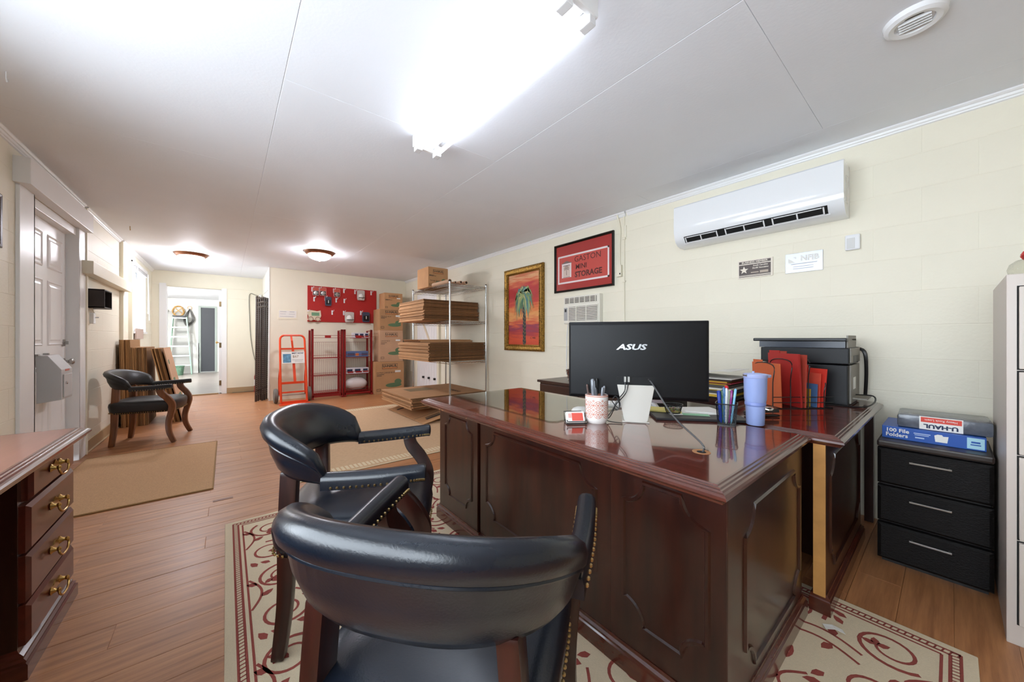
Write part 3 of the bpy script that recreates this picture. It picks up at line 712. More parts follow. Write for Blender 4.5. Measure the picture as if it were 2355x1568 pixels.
P('base_moulding', loc3(MB().rects(1.965, 2.42, 0.545, 1.05, [(0, 0.03), (0.05, 0.03), (0.055, 0.024), (0.064, 0.026), (0.07, 0.018), (0.078, 0.018), (0.086, 0.004), (0.095, 0.0)])), MAHO_E, t)
zs = [(0.582, 0.69), (0.412, 0.572), (0.245, 0.402), (0.10, 0.235)]
for i, (za, zb) in enumerate(zs):
    inset = 0.02 if i in (0,) else 0.0
    dr = P('drawer', loc3(MB().loft([[(1.972+inset, 0.545, za), (2.424, 0.545, za), (2.424, 0.545, zb), (1.972+inset, 0.545, zb)],
        [(1.972+inset, 0.530, za), (2.424, 0.530, za), (2.424, 0.530, zb), (1.972+inset, 0.530, zb)],
        [(1.984+inset, 0.520, za+0.012), (2.412, 0.520, za+0.012), (2.412, 0.520, zb-0.012), (1.984+inset, 0.520, zb-0.012)]])), MAHO_D, t)
    zc = (za + zb)/2 + 0.01; xc = 2.195 - 1.6; yc = 0.52 - 0.79
    h = MB()
    for sx in (-0.045, 0.045):
        h.lathe([(0, 0), (0.013, 0), (0.015, 0.003), (0.009, 0.008), (0.006, 0.016), (0.009, 0.022), (0.004, 0.027), (0, 0.028)], 10).v
        k = 8*10
        h.v[-k:] = [tuple(Matrix.Translation((xc + sx, yc, zc)) @ Matrix.Rotation(PI/2, 4, 'X') @ Vector(v)) for v in h.v[-k:]]
    P('bail_pull', MB().add(h.v, h.f).sweep(smooth_path([(xc-0.045, yc-0.02, zc), (xc-0.05, yc-0.024, zc-0.014), (xc-0.03, yc-0.026, zc-0.031), (xc, yc-0.027, zc-0.034), (xc+0.03, yc-0.026, zc-0.031), (xc+0.05, yc-0.024, zc-0.014), (xc+0.045, yc-0.02, zc)], 4), 0.0075, 0.0075, 8, up=(0, 1, 0))
      .prism([(xc+a, zc+b) for a, b in ((-0.055, 0.0), (-0.045, 0.016), (-0.02, 0.010), (0, 0.022), (0.02, 0.010), (0.045, 0.016), (0.055, 0.0), (0.04, -0.014), (0.0, -0.012), (-0.04, -0.014))], yc-0.003, yc+0.001), BRASS, dr, smooth=True)
tag(P('paper_sheet', box(1.30, 1.86, 0.60, 0.86, 0.7455, 0.747), PAPER), 'pale paper sheet lying on the left desk top', 'paper')

# dark credenza along the right wall behind the monitor
t = T('credenza', 'dark wood credenza against the right wall behind the monitor', 'cabinet', (2.15, -2.93, 0))
P('top', box(-0.42, 0.73, -0.24, 0.25, 0.66, 0.685), wood('dark_walnut', '#2a1610', '#3a2017', rough=0.35, coat=0.2, stretch=(1, 9, 9)), t, bevel=0.003)
P('body', box(-0.40, 0.71, -0.23, 0.22, 0.04, 0.66), MATS['dark_walnut'], t)
P('drawer', box(0.16, 0.70, 0.22, 0.235, 0.52, 0.64), MATS['dark_walnut'], t, bevel=0.003)
P('drawer', box(-0.39, 0.14, 0.22, 0.235, 0.52, 0.64), MATS['dark_walnut'], t, bevel=0.003)
P('plinth', box(-0.38, 0.69, -0.22, 0.20, 0, 0.04), BLACK, t)
# woven basket
WICK = M('glazed_brown_wicker', '#5b2f1d', 0.25, noise=0.5, nscale=60, coat=0.5)
t = T('wicker_basket', 'small glossy brown woven basket on the credenza', 'basket', (2.47, -2.85, 0.686))
bs = MB()
for r in range(7):
    z = 0.008 + r*0.016; rad = 0.066 + r*0.0042
    bs.wire([((rad + 0.004*math.cos(k*PI + r*PI))*math.cos(2*PI*k/20), (rad + 0.004*math.cos(k*PI + r*PI))*math.sin(2*PI*k/20), z) for k in range(21)], 0.008, 5)
P('weave', bs, WICK, t, smooth=True)
P('base', MB().lathe([(0, 0), (0.07, 0), (0.07, 0.006), (0, 0.006)], 20), WICK, t)
P('rim', MB().sweep([(0.096*math.cos(2*PI*k/24), 0.096*math.sin(2*PI*k/24), 0.122) for k in range(24)], 0.014, 0.014, 6, closed=True), WICK, t, smooth=True)
# ================================================================ RIGHT WALL
def flat(poly, y, th=0.0006): return MB().prism(poly, y - th, y)
def rectp(x0, x1, z0, z1): return [(x0, z0), (x1, z0), (x1, z1), (x0, z1)]
def frame(w, h, fw, d):      # picture frame as mitred moulding, centred, back at y=0, front at -d
    o = MB(); rings = []
    for ins, y in ((0, 0), (0, -d*0.8), (fw*0.25, -d), (fw*0.7, -d*0.85), (fw, -d*0.55), (fw, 0)):
        a, b = w/2 - ins, h/2 - ins; rings.append([(-a, y, -b), (a, y, -b), (a, y, b), (-a, y, b)])
    return o.loft(rings, cap=False, closed=True)
# mini split air conditioner
t = T('split_air_conditioner', 'white wall air conditioner mounted high on the right wall', 'air conditioner', (0.962, YR + 0.001, 1.93), PI)
pr = [(0, 0.0), (-0.085, 0.0), (-0.125, 0.010), (-0.160, 0.034), (-0.182, 0.068), (-0.194, 0.11), (-0.198, 0.16), (-0.195, 0.325), (-0.185, 0.336), (0, 0.336)]
P('body', MB().loft([[(x, y, z) for y, z in pr] for x in (-0.54, 0.54)]), M('glossy_white_shell', '#eceef0', 0.12, coat=0.6), t, smooth=True, ang=35)
def acq(x0, x1, s0, s1, off):  # patch on the sloping lower front; s along (-0.125,.010)->(-0.192,.10)
    a = Vector((0, -0.128, 0.006)); b = Vector((0, -0.192, 0.088)); nrm = Vector((0, -(b.z-a.z), -(a.y-b.y))).normalized()
    if nrm.y > 0: nrm = -nrm
    def q(x, s, o): v = a + (b-a)*s + nrm*o; return (x, v.y, v.z)
    return MB().loft([[q(x0, s0, off-0.004), q(x1, s0, off-0.004), q(x1, s1, off-0.004), q(x0, s1, off-0.004)], [q(x0, s0, off), q(x1, s0, off), q(x1, s1, off), q(x0, s1, off)]])
P('air_outlet', acq(-0.46, 0.46, 0.25, 0.80, 0.0085), DARK, t)
for (xa, xb) in ((-0.45, -0.20), (-0.145, 0.115), (0.16, 0.445)):
    lv = MB()
    for s0, s1, xx0, xx1 in ((0.24, 0.30, xa, xb), (0.70, 0.76, xa + .012, xb - .012), (0.24, 0.76, xa, xa + 0.008), (0.24, 0.76, xb - 0.008, xb), (0.24, 0.74, (xa+xb)/2 - 0.004, (xa+xb)/2 + 0.004)):
        q = acq(xx0, xx1, s0, s1, 0.016); lv.add(q.v, q.f)
    P('louvre', lv, WHITEP, t)
P('louvre_bar', acq(-0.47, 0.47, 0.17, 0.25, 0.012), WHITEP, t)
P('rating_sticker', box(0.5402, 0.541, -0.13, -0.07, 0.08, 0.25), PAPER, t)
# receiver holder
t = T('remote_holder', 'small white remote control holder on the right wall below air conditioner', 'remote holder', (0.405, YR + 0.001, 1.768), PI)
P('holder', box(-0.036, 0.036, -0.022, 0, -0.05, 0.05), WHITEP, t, bevel=0.008)
P('pocket', box(-0.027, 0.012, -0.0235, -0.02, -0.04, 0.028), M('pale_grey_plastic', '#d2d2d0', 0.4), t, bevel=0.001)
# plaques
t = T('member_plaque', 'dark brown and cream business member plaque with star on right wall', 'plaque', (0.957, YR + 0.001, 1.684), PI)
PLB = M('plaque_brown', '#5b504c', 0.5); PLC = M('plaque_cream', '#e9dfd0', 0.5)
P('plate', box(-0.117, 0.117, -0.008, 0, -0.07, 0.07), PLC, t, bevel=0.001)
P('field', MB().box(-0.108, 0.104, -0.0086, -0.007, -0.047, 0.034).box(-0.108, 0.104, -0.0086, -0.007, 0.041, 0.062).box(-0.108, 0.104, -0.0086, -0.007, -0.0535, -0.0505).box(-0.108, 0.104, -0.0086, -0.007, -0.062, -0.057), PLB, t)
st = [((0.031 if k % 2 == 0 else 0.013)*math.sin(k*PI/5), (0.031 if k % 2 == 0 else 0.013)*math.cos(k*PI/5)) for k in range(10)]
P('star', flat([(-0.073 + a, -0.007 + b) for a, b in st], -0.0086), PLC, t)
text('BUSINESS MEMBER', 0.019, PLC, t, (-0.002, -0.009, 0.0515), sx=1.12, bold=0.0004)
text('South Carolina', 0.016, PLC, t, (0.036, -0.009, 0.022), bold=0.0003, shear=0.2)
text("Sheriffs' Association", 0.016, PLC, t, (0.036, -0.009, 0.003), bold=0.0003, sx=0.82, shear=0.2)
P('year_tab', MB().box(-0.026, 0.026, -0.0088, -0.0084, -0.034, -0.026).box(0.034, 0.088, -0.0088, -0.0084, -0.038, -0.020), M('plaque_tan', '#b5a596', 0.5), t)
t = T('silver_plaque', 'brushed silver plaque with white letters on the right wall', 'plaque', (0.659, YR + 0.001, 1.683), PI)
P('plate', box(-0.105, 0.105, -0.006, 0, -0.069, 0.069), M('brushed_silver', '#b4b6bd', 0.35, metal=0.7), t, bevel=0.001)
text('NFIB', 0.052, PAPER, t, (0.034, -0.0066, 0.027), bold=0.002, sx=0.95)
P('emblem', flat([(-0.088, 0.037), (-0.088, 0.002), (-0.046, 0.002)], -0.0061), PAPER, t); P('emblem', flat([(-0.062, 0.043), (-0.042, 0.043), (-0.042, 0.029)], -0.0061), PAPER, t)
P('engraved_lines', MB().box(-0.072, 0.075, -0.0066, -0.0055, -0.010, -0.006).box(-0.06, 0.055, -0.0066, -0.0055, -0.029, -0.026).box(-0.06, 0.055, -0.0066, -0.0055, -0.044, -0.041), M('engraved_grey', '#8d8f99', 0.5), t)
# conduit and switch
t = T('wall_conduit', 'thin cream cable conduit running down the right wall beside the sign', 'conduit', (2.115, YR, 1.30), PI)
P('pipe', MB().rod((0, -0.009, 0), (0, -0.009, 1.10), 0.007), CREAM_W, t)
for z in (0.42, 0.86): P('clip', box(-0.016, 0.016, -0.02, 0, z, z + 0.014), CREAM_W, t)
t = T('cable_channel', 'cream surface wiring channel with a small switch box by the sign', 'switch', (2.165, YR, 1.78), PI)
P('cable', MB().wire(smooth_path([(0.0, -0.01, 0.12), (-0.003, -0.012, 0.3), (0.004, -0.012, 0.5), (-0.02, -0.03, 0.64)], 5), 0.008), CREAM_W, t)
P('switch_box', box(-0.028, 0.028, -0.035, 0, 0.0, 0.12), CREAM_W, t, bevel=0.003); P('knob', MB().box(0.012, 0.022, -0.04, -0.034, 0.02, 0.035), BLACK, t)
P('upper_box', box(0.028, 0.075, -0.012, 0, 0.40, 0.52), CREAM_W, t, bevel=0.003)
# framed sign
t = T('framed_sign', 'black framed red mini storage sign on the right wall', 'sign', (2.668, YR + 0.001, 1.99), PI)
SW, SH = 0.865, 0.585
P('frame', frame(SW, SH, 0.026, 0.03), M('glossy_black_frame', '#0b0b0b', 0.15), t)
P('mat_board', box(-SW/2 + .02, SW/2 - .02, -0.008, 0, -SH/2 + .02, SH/2 - .02), M('sign_red', '#b02a28', 0.6), t)
P('print', box(-0.37, 0.36, -0.0086, -0.007, -0.175, 0.135), M('sign_coral', '#cc4d45', 0.6), t)
P('white_border', MB().box(-0.38, 0.37, -0.0092, -0.008, 0.128, 0.148).box(-0.38, 0.37, -0.0092, -0.008, -0.19, -0.17).box(-0.38, -0.36, -0.0092, -0.008, -0.19, 0.148).box(0.35, 0.37, -0.0092, -0.008, -0.19, 0.148), M('sign_white', '#f0e6e6', 0.6), t)
SD = M('sign_dark_letters', '#5c1f1d', 0.6)
text('GASTON', 0.095, SD, t, (-0.12, -0.0096, 0.075), align='LEFT', sx=1.0)
text('MINI', 0.082, SD, t, (-0.10, -0.0096, -0.015), align='LEFT', bold=0.001)
text('STORAGE', 0.088, SD, t, (-0.11, -0.0096, -0.105), align='LEFT', bold=0.003)
P('storage_door', MB().box(-0.315, -0.165, -0.0094, -0.0085, -0.12, 0.05), M('sign_white', '#f0e6e6', 0.6), t)
P('door_shutter', MB().box(-0.295, -0.185, -0.0098, -0.009, -0.115, 0.028), M('sign_cream', '#dcc9be', 0.6), t)
P('door_roof', MB().prism([(-0.33, 0.05), (-0.24, 0.082), (-0.15, 0.05)], -0.0094, -0.0085).box(-0.293, -0.187, -0.0102, -0.0095, 0.022, 0.03).box(-0.295, -0.185, -0.0102, -0.0095, -0.118, -0.113), M('sign_grey', '#7b6a66', 0.6), t)
pl = MB()
for k in range(9):
    a = PI*(-0.15 + 1.3*k/8); pl.prism([(-0.24, -0.015), (-0.24 + 0.036*math.cos(a - .15), -0.012 + 0.034*math.sin(a - .15)), (-0.24 + 0.04*math.cos(a), -0.012 + 0.038*math.sin(a)), (-0.24 + 0.036*math.cos(a + .1), -0.012 + 0.034*math.sin(a + .1))], -0.0104, -0.0098)
pl.prism([(-0.2435, -0.09), (-0.2365, -0.09), (-0.238, -0.015), (-0.242, -0.015)], -0.0104, -0.0098)
P('palm_emblem', pl, M('sign_brown', '#6d4a3a', 0.6), t)
P('glazing', box(-SW/2 + .02, SW/2 - .02, -0.0145, -0.0135, -SH/2 + .02, SH/2 - .02), glass('picture_glass'), t)
# window air conditioner
t = T('window_air_conditioner', 'cream wall fitted air conditioner with grille below the framed sign', 'air conditioner', (2.645, YR + 0.001, 1.31), PI)
WAC = M('aged_white_plastic', '#e6e2d6', 0.4)
P('case', box(-0.26, 0.26, -0.06, 0, 0, 0.32), WAC, t, bevel=0.006)
P('front_panel', box(-0.25, 0.245, -0.068, -0.058, 0.01, 0.21), WAC, t, bevel=0.004)
P('intake', box(-0.175, 0.235, -0.070, -0.066, 0.035, 0.195), M('grille_shadow', '#4a453c', 0.7), t)
for k in range(9): P('slat', box(-0.178, 0.238, -0.076, -0.067, 0.040 + k*0.0175, 0.050 + k*0.0175), WAC, t)
for x in (-0.06, 0.085): P('grille_rib', box(x - 0.004, x + 0.004, -0.077, -0.067, 0.035, 0.195), WAC, t)
P('control_strip', box(-0.248, -0.195, -0.071, -0.066, 0.04, 0.19), M('control_grey', '#a8a8a8', 0.4), t); P('display', box(-0.236, -0.208, -0.0725, -0.070, 0.14, 0.175), BLACK, t)
P('outlet', box(-0.245, 0.22, -0.064, -0.058, 0.235, 0.30), M('grille_shadow', '#4a453c', 0.7), t)
for k in range(4): P('vane', box(-0.245, 0.22, -0.069, -0.062, 0.236 + k*0.0165, 0.2425 + k*0.0165), WAC, t)
for k in range(7): P('vane_rib', box(-0.245 + k*0.075, -0.237 + k*0.075, -0.0695, -0.062, 0.235, 0.30), WAC, t)
P('power_cord', MB().wire([(-0.265, -0.006, -0.61), (-0.267, -0.008, -0.41), (-0.26, -0.008, -0.16), (-0.24, -0.008, 0.01)], 0.005), WHITEP, t); P('cord_channel', box(-0.5, -0.17, -0.012, 0, -0.265, -0.257), CREAM_W, t)
# palm painting
t = T('palm_painting', 'painting of a green palm on red sky in ornate gold frame', 'painting', (3.70, YR + 0.001, 1.545), PI)
PW, PH = 0.815, 1.15
GOLD = M('ornate_gold', '#8f6e34', 0.32, metal=0.9, noise=0.6, nscale=70, bump=1.0, bscale=90)
P('frame', frame(PW, PH, 0.085, 0.04), GOLD, t)
bd = MB(); rg = random.Random(5)
for ins, n, r in ((0.02, 46, 0.011), (0.065, 40, 0.009)):
    a, b = PW/2 - ins, PH/2 - ins
    per = [(-a + 2*a*k/n, s*b) for k in range(n) for s in (-1, 1)] + [(s*a, -b + 2*b*k/int(n*1.4)) for k in range(int(n*1.4)) for s in (-1, 1)]
    for x, z in per: bd.ball((x, -0.036, z), r*rg.uniform(.7, 1.15), 6, 3)
o = P('frame_ornament', bd, GOLD, t, smooth=True); o['kind'] = 'stuff'
cm = bpy.data.materials.new('sunset_paint'); cm.use_nodes = True; N = cm.node_tree.nodes; L = cm.node_tree.links
tc = N.new('ShaderNodeTexCoord'); sp = N.new('ShaderNodeSeparateXYZ'); nz = N.new('ShaderNodeTexNoise'); nz.inputs['Scale'].default_value = 3.0; nz.inputs['Detail'].default_value = 6
mp = N.new('ShaderNodeMapping'); mp.inputs['Scale'].default_value = (1.2, 1, 9); mp.inputs['Rotation'].default_value = (0, 0.12, 0)
L.new(tc.outputs['Object'], mp.inputs[0]); L.new(mp.outputs[0], nz.inputs['Vector']); L.new(tc.outputs['Object'], sp.inputs[0])
ma = N.new('ShaderNodeMath'); ma.operation = 'MULTIPLY_ADD'; ma.inputs[1].default_value = 0.30; L.new(nz.outputs['Fac'], ma.inputs[0])
mr = N.new('ShaderNodeMapRange'); mr.inputs[1].default_value = -0.5; mr.inputs[2].default_value = 0.5; L.new(sp.outputs['Z'], mr.inputs[0]); L.new(mr.outputs[0], ma.inputs[2])
sb_ = N.new('ShaderNodeMath'); sb_.operation = 'SUBTRACT'; sb_.inputs[1].default_value = 0.15; L.new(ma.outputs[0], sb_.inputs[0])
cr = N.new('ShaderNodeValToRGB'); e = cr.color_ramp.elements
e[0].position = 0.0; e[0].color = rgb('#c9472b'); e[1].position = 1.0; e[1].color = rgb('#d0774d')
for p_, c_ in ((0.10, '#d4532f'), (0.19, '#a5303c'), (0.25, '#8a3350'), (0.31, '#cf5a3a'), (0.40, '#e2a05e'), (0.50, '#dd7c3c'), (0.58, '#c9402e'), (0.68, '#b32a2c'), (0.80, '#bc2f30'), (0.88, '#d56a3f'), (0.94, '#e0a878')):
    q = e.new(p_); q.color = rgb(c_)
L.new(sb_.outputs[0], cr.inputs[0]); L.new(cr.outputs[0], N['Principled BSDF'].inputs['Base Color']); N['Principled BSDF'].inputs['Roughness'].default_value = 0.55
P('canvas', box(-PW/2 + .08, PW/2 - .08, -0.012, 0, -PH/2 + .08, PH/2 - .08), cm, t)
GRN = [M('palm_paint_%d' % i, c, 0.55) for i, c in enumerate(('#3f6b52', '#6d8f5a', '#98a86b', '#4d7f7d', '#7fa58a', '#b3b27a'))]
rg = random.Random(9); fr = [MB() for _ in GRN]
P('crown_wash', flat([(0.15*math.cos(a)*(1 + .08*math.sin(5*a)), 0.135 + 0.135*math.sin(a)) for a in [2*PI*k/24 for k in range(24)]][::-1], -0.0121), M('palm_wash', '#75875c', .6), t)
for k in range(230):
    u = k/229; a = math.radians(-75 + 330*rg.random()); cx, cz = rg.uniform(-.03, .03), 0.20 + rg.uniform(-.05, .04)
    if a > math.radians(40) and a < math.radians(140): ln = rg.uniform(0.10, 0.17)
    else: ln = rg.uniform(0.08, 0.23)
    p0 = Vector((cx, cz)); d = Vector((math.cos(a), math.sin(a))); p1 = p0 + d*ln*0.6; p2 = p0 + d*ln*0.85 + Vector((0, -ln*rg.uniform(.45, 1.05))); w = rg.uniform(.014, .024)
    s1 = Vector((-d.y, d.x))
    y = -0.0125 - 0.0000*k; m = fr[rg.randrange(6)]
    m.prism([tuple(p0 - s1*w*.4), tuple(p1 - s1*w), tuple(p2), tuple(p1 + s1*w), tuple(p0 + s1*w*.4)], y - 0.0004 - 0.00001*k, y)
for i, m in enumerate(fr): P('fronds', m, GRN[i], t)
tr = [MB(), MB(), MB()]
for k in range(34):
    z = -PH/2 + .09 + k*0.0165; w = 0.034 + 0.004*math.sin(k); 
    for sx in (-1, 1): tr[(k + (sx > 0)) % 3].prism([(0.02, z - .012), (0.02 + sx*w, z + 0.010), (0.02 + sx*w*.8, z + 0.026), (0.02, z + .012)][::sx], -0.0131 - 0.00001*k, -0.012)
for m, c in zip(tr, ('#2f3a38', '#6b5636', '#23262e')): P('trunk', m, M('trunk_paint_' + c[1:], c, 0.55), t)
text('C. Mills', 0.035, M('trunk_paint_23262e'), t, (0.19, -0.0125, -0.40), shear=0.3, name='signature')

# ================================================================ WIRE SHELVING
SX0, SX1, SY0, SY1 = 4.50, 5.78, -3.115, -2.49
t = T('wire_shelving', 'tall chrome wire shelving unit stacked with flattened boxes', 'shelving', ((SX0+SX1)/2, (SY0+SY1)/2, 0))
hx, hy = (SX1-SX0)/2, (SY1-SY0)/2
for sx in (-1, 1):
    for sy in (-1, 1):
        pm_ = P('post', MB().rod((sx*hx, sy*hy, 0.03), (sx*hx, sy*hy, 1.955), 0.0135, 10).lathe([(0, 0), (0.018, 0), (0.018, 0.012), (0.01, 0.03), (0, 0.03)], 10, (sx*hx, sy*hy, 0)), CHROME, t, smooth=True)
        P('cap', MB().lathe([(0, 0), (0.015, 0), (0.013, 0.012), (0, 0.016)], 10, (sx*hx, sy*hy, 1.955)), BLACK, pm_)
for z in (0.16, 0.80, 1.395, 1.93):
    w = MB()
    for zz in (z, z - 0.03):
        for a, b in (((-hx, -hy), (hx, -hy)), ((hx, -hy), (hx, hy)), ((hx, hy), (-hx, hy)), ((-hx, hy), (-hx, -hy))): w.rod((a[0], a[1], zz), (b[0], b[1], zz), 0.0035, 5)
    for a, b, n in (((-hx, -hy), (hx, -hy), 44), ((hx, -hy), (hx, hy), 22), ((hx, hy), (-hx, hy), 44), ((-hx, hy), (-hx, -hy), 22)):
        pts = [(a[0] + (b[0]-a[0])*k/n, a[1] + (b[1]-a[1])*k/n, z - (0.03 if k % 2 else 0)) for k in range(n + 1)]; w.wire(pts, 0.0022, 4)
    for k in range(47): x = -hx + 0.02 + (2*hx - 0.04)*k/46; w.rod((x, -hy, z + 0.003), (x, hy, z + 0.003), 0.0018, 4)
    for y in (-0.1, 0.1): w.rod((-hx, y, z), (hx, y, z), 0.003, 5)
    sh = P('shelf', w, CHROME, t)
# flattened cartons
def carton_mesh(lx, ly, th, fold=0.5):
    g = 0.004; xm = -lx/2 + lx*fold
    return MB().box(-lx/2, xm - g/2, -ly/2, ly/2, 0, th).box(xm + g/2, lx/2, -ly/2, ly/2, 0, th).box(-lx/2 + 0.02, lx/2 - 0.02, -ly/2 + 0.004, ly/2 - 0.004, 0.001, th - 0.001).mesh('flattened_carton')
ORD = ['bottom', 'second', 'third', 'fourth', 'fifth', 'sixth', 'seventh', 'eighth', 'ninth', 'tenth', 'eleventh', 'twelfth', 'thirteenth', 'fourteenth', 'fifteenth', 'sixteenth', 'seventeenth', 'eighteenth', 'nineteenth', 'twentieth', 'twenty first', 'twenty second']
def edge_mat(me):
    me.materials.append(CARD); me.materials.append(CARDE)
    for p in me.polygons:
        if abs(p.normal.y) > 0.5: p.material_index = 1
    return me
def carton_pile(n, x, y, z, lx, ly, th, label, group, jit=0.016, mat=CARD, seed=1, fold=0.5, axis=0):
    r = random.Random(seed); me = edge_mat(carton_mesh(lx, ly, th*0.86, fold)); out = []
    for k in range(n):
        o = put('flattened_carton', me, mat, None, (x + r.uniform(-jit, jit), y + r.uniform(-jit, jit), z + k*th), (0, 0, axis + r.uniform(-0.008, 0.008)))
        tag(o, label + (', lowest' if k == 0 else ', topmost' if k == n - 1 else ', %s from the bottom' % ORD[k]), 'carton', group); out.append(o)
    return out
carton_pile(22, 5.26, -2.70, 1.403, 0.94, 0.93, 0.0142, 'flattened brown carton in the pile on the second shelf down', 'flattened cartons on the second shelf', seed=2, axis=PI/2)
carton_pile(19, 5.19, -2.705, 0.808, 0.95, 1.12, 0.0142, 'flattened brown carton in the pile on the third shelf down', 'flattened cartons on the third shelf', seed=3, axis=PI/2)
carton_pile(3, 5.33, -2.72, 1.080, 0.62, 0.92, 0.0142, 'smaller flattened carton lying on top of the third shelf pile', 'small cartons topping the third shelf pile', seed=4, axis=0)
lo = carton_pile(11, 5.14, -2.56, 0.168, 1.22, 1.16, 0.0142, 'large flattened carton in the pile on the bottom shelf', 'large cartons on the bottom shelf', seed=5, fold=0.42, axis=PI/2)
for k, (x, y, rz, ry, z) in enumerate(((4.62, -2.52, 0.1, 0.0, 0.0088),)):
    tag(put('flattened_carton', carton_mesh(0.7, 0.42, 0.012), CARD, None, (x, y, z), (0, ry, rz)), 'flattened carton lying flat on the tan rug beneath the bottom shelf', 'carton')
fc = T('leaning_carton', 'printed flattened carton propped under the bottom shelf on the rug', 'carton', (4.97, -2.02, 0.010), rot=(math.radians(-11.5), 0, 0.0))
P('sheet', MB().box(-0.63, 0.63, -0.50, 0.0, 0.0, 0.012), CARD, fc, bevel=0.002)
P('print_lines', MB().box(-0.32, -0.31, -0.50, 0.0, 0.012, 0.0126).box(-0.52, -0.46, -0.36, -0.10, 0.012, 0.0126).box(-0.44, -0.41, -0.34, -0.12, 0.012, 0.0126).box(0.40, 0.46, -0.30, -0.05, 0.012, 0.0126), INK, fc)
text('U-HAUL', 0.09, INK, lo[-1], (-0.25, 0.25, 0.0142), rot=(0, 0, -PI/2), bold=0.002)
P('print_patch', MB().box(-0.05, 0.35, -0.35, -0.05, 0.0132, 0.0138), M('faded_print', '#7d6a4b', 0.85), lo[-1])
# ----- printed carton boxes
def uhaul(name, label, loc, rz, w, d, h, caption, motif=0, group='printed moving boxes', sticker=True, colr=CARD, lab2=None):
    t = T(name, label, 'box', loc, rz, group)
    P('carton', box(-w/2, w/2, -d/2, d/2, 0, h), colr, t, bevel=0.004)
    P('top_flaps', MB().box(-w/2 + .004, w/2 - .004, -d/2 + .004, -0.002, h - 0.001, h + 0.004).box(-w/2 + .004, w/2 - .004, 0.002, d/2 - .004, h - 0.001, h + 0.004), colr, t)
    f = -d/2 - 0.0002; k = w/0.6
    lw = 0.32*k; zc = h*0.86 if h > 0.35 else h*0.80; lh = min(0.085*k + 0.02, h*0.2)
    ring = MB()
    for (a, b, c, e_) in ((-lw/2, lw/2, zc + lh/2 - .006*k, zc + lh/2), (-lw/2, lw/2, zc - lh/2, zc - lh/2 + .006*k), (-lw/2, -lw/2 + .006*k, zc - lh/2, zc + lh/2), (lw/2 - .006*k, lw/2, zc - lh/2, zc + lh/2)): ring.box(a, b, f - 0.0006, f, c, e_)
    P('logo_frame', ring, INK, t)
    text('U-HAUL', lh*0.72, INK, t, (0, f - 0.0005, zc + lh*0.06), bold=0.0022*k, sx=lw/(lh*0.72*3.9))
    P('logo_stripe', box(-lw/2 + .01*k, lw/2 - .01*k, f - 0.0006, f, zc - lh/2 + .010*k, zc - lh/2 + .022*k), ORINK, t)
    text(caption, 0.045*k, INK, t, (-w/2 + 0.03*k, f - 0.0005, h*0.66 if h > .35 else h*0.58), align='LEFT', sx=0.95)
    P('print_lines', MB().box(-w/2 + .03*k, -w/2 + .18*k, f - .0005, f, h*0.60, h*0.60 + .010*k).box(-w/2 + .03*k, -w/2 + .13*k, f - .0005, f, h*0.56, h*0.56 + .010*k), INK, t)
    ov = MB(); 
    ov.prism([(0.08*k + 0.17*k*math.cos(a), h*0.26 + 0.045*k*math.sin(a)) for a in [2*PI*i/20 for i in range(20)]][::-1], f - .0005, f)
    P('printed_motif', ov, GREENINK, t)
    P('printed_motif', MB().prism([(0.17*k + 0.075*k*math.cos(a), h*0.36 + 0.06*k*math.sin(a)) for a in [2*PI*i/16 for i in range(16)]][::-1], f - .0009, f), GREENINK, t)
    P('size_mark', MB().box(-w/2 + .03*k, -w/2 + .11*k, f - .0006, f, h*0.09, h*0.09 + .05*k), INK, t); P('size_mark_core', MB().box(-w/2 + .037*k, -w/2 + .103*k, f - .0009, f, h*0.09 + .007*k, h*0.09 + .043*k), colr, t)
    if sticker: P('price_sticker', box(w*0.18, w*0.18 + 0.12*k, f - .0012, f, h*0.66, h*0.66 + .04*k), PAPER, t)
    P('side_print', MB().box(w/2 - 0.0002, w/2 + 0.0006, -d*0.3, d*0.3, h*0.72, h*0.80).box(w/2 - 0.0002, w/2 + 0.0006, -d*0.2, d*0.2, h*0.50, h*0.56), INK, t)
    return t
CARD2 = M('pink_cardboard', '#c39b7b', 0.8, noise=0.05, nscale=6)
BXC = 7.52
uhaul('moving_box', 'extra large printed moving box at the bottom of the corner pile', (7.53, -2.645, 0), -PI/2, 0.60, 0.44, 0.655, 'EXTRA-LARGE BOX')
uhaul('moving_box', 'large pinkish printed moving box, second from bottom of corner pile', (7.57, -2.70, 0.6595), -PI/2, 0.49, 0.40, 0.645, 'LARGE BOX', colr=CARD2)
uhaul('moving_box', 'medium printed moving box, second from top of the corner pile', (7.57, -2.70, 1.3085), -PI/2, 0.49, 0.40, 0.435, 'MEDIUM BOX')
uhaul('moving_box', 'small printed moving box on top of the corner pile', (7.58, -2.76, 1.7475), -PI/2, 0.385, 0.33, 0.345, 'SMALL BOX')
tb = uhaul('dish_box', 'brown printed carton sitting on top of the wire shelving', (5.27, -2.60, 1.9345), -PI/2 , 0.34, 0.40, 0.315, 'Moving and', sticker=False)
text('Storage Boxes', 0.03, INK, tb, (-0.14, -0.2005, 0.11), align='LEFT')
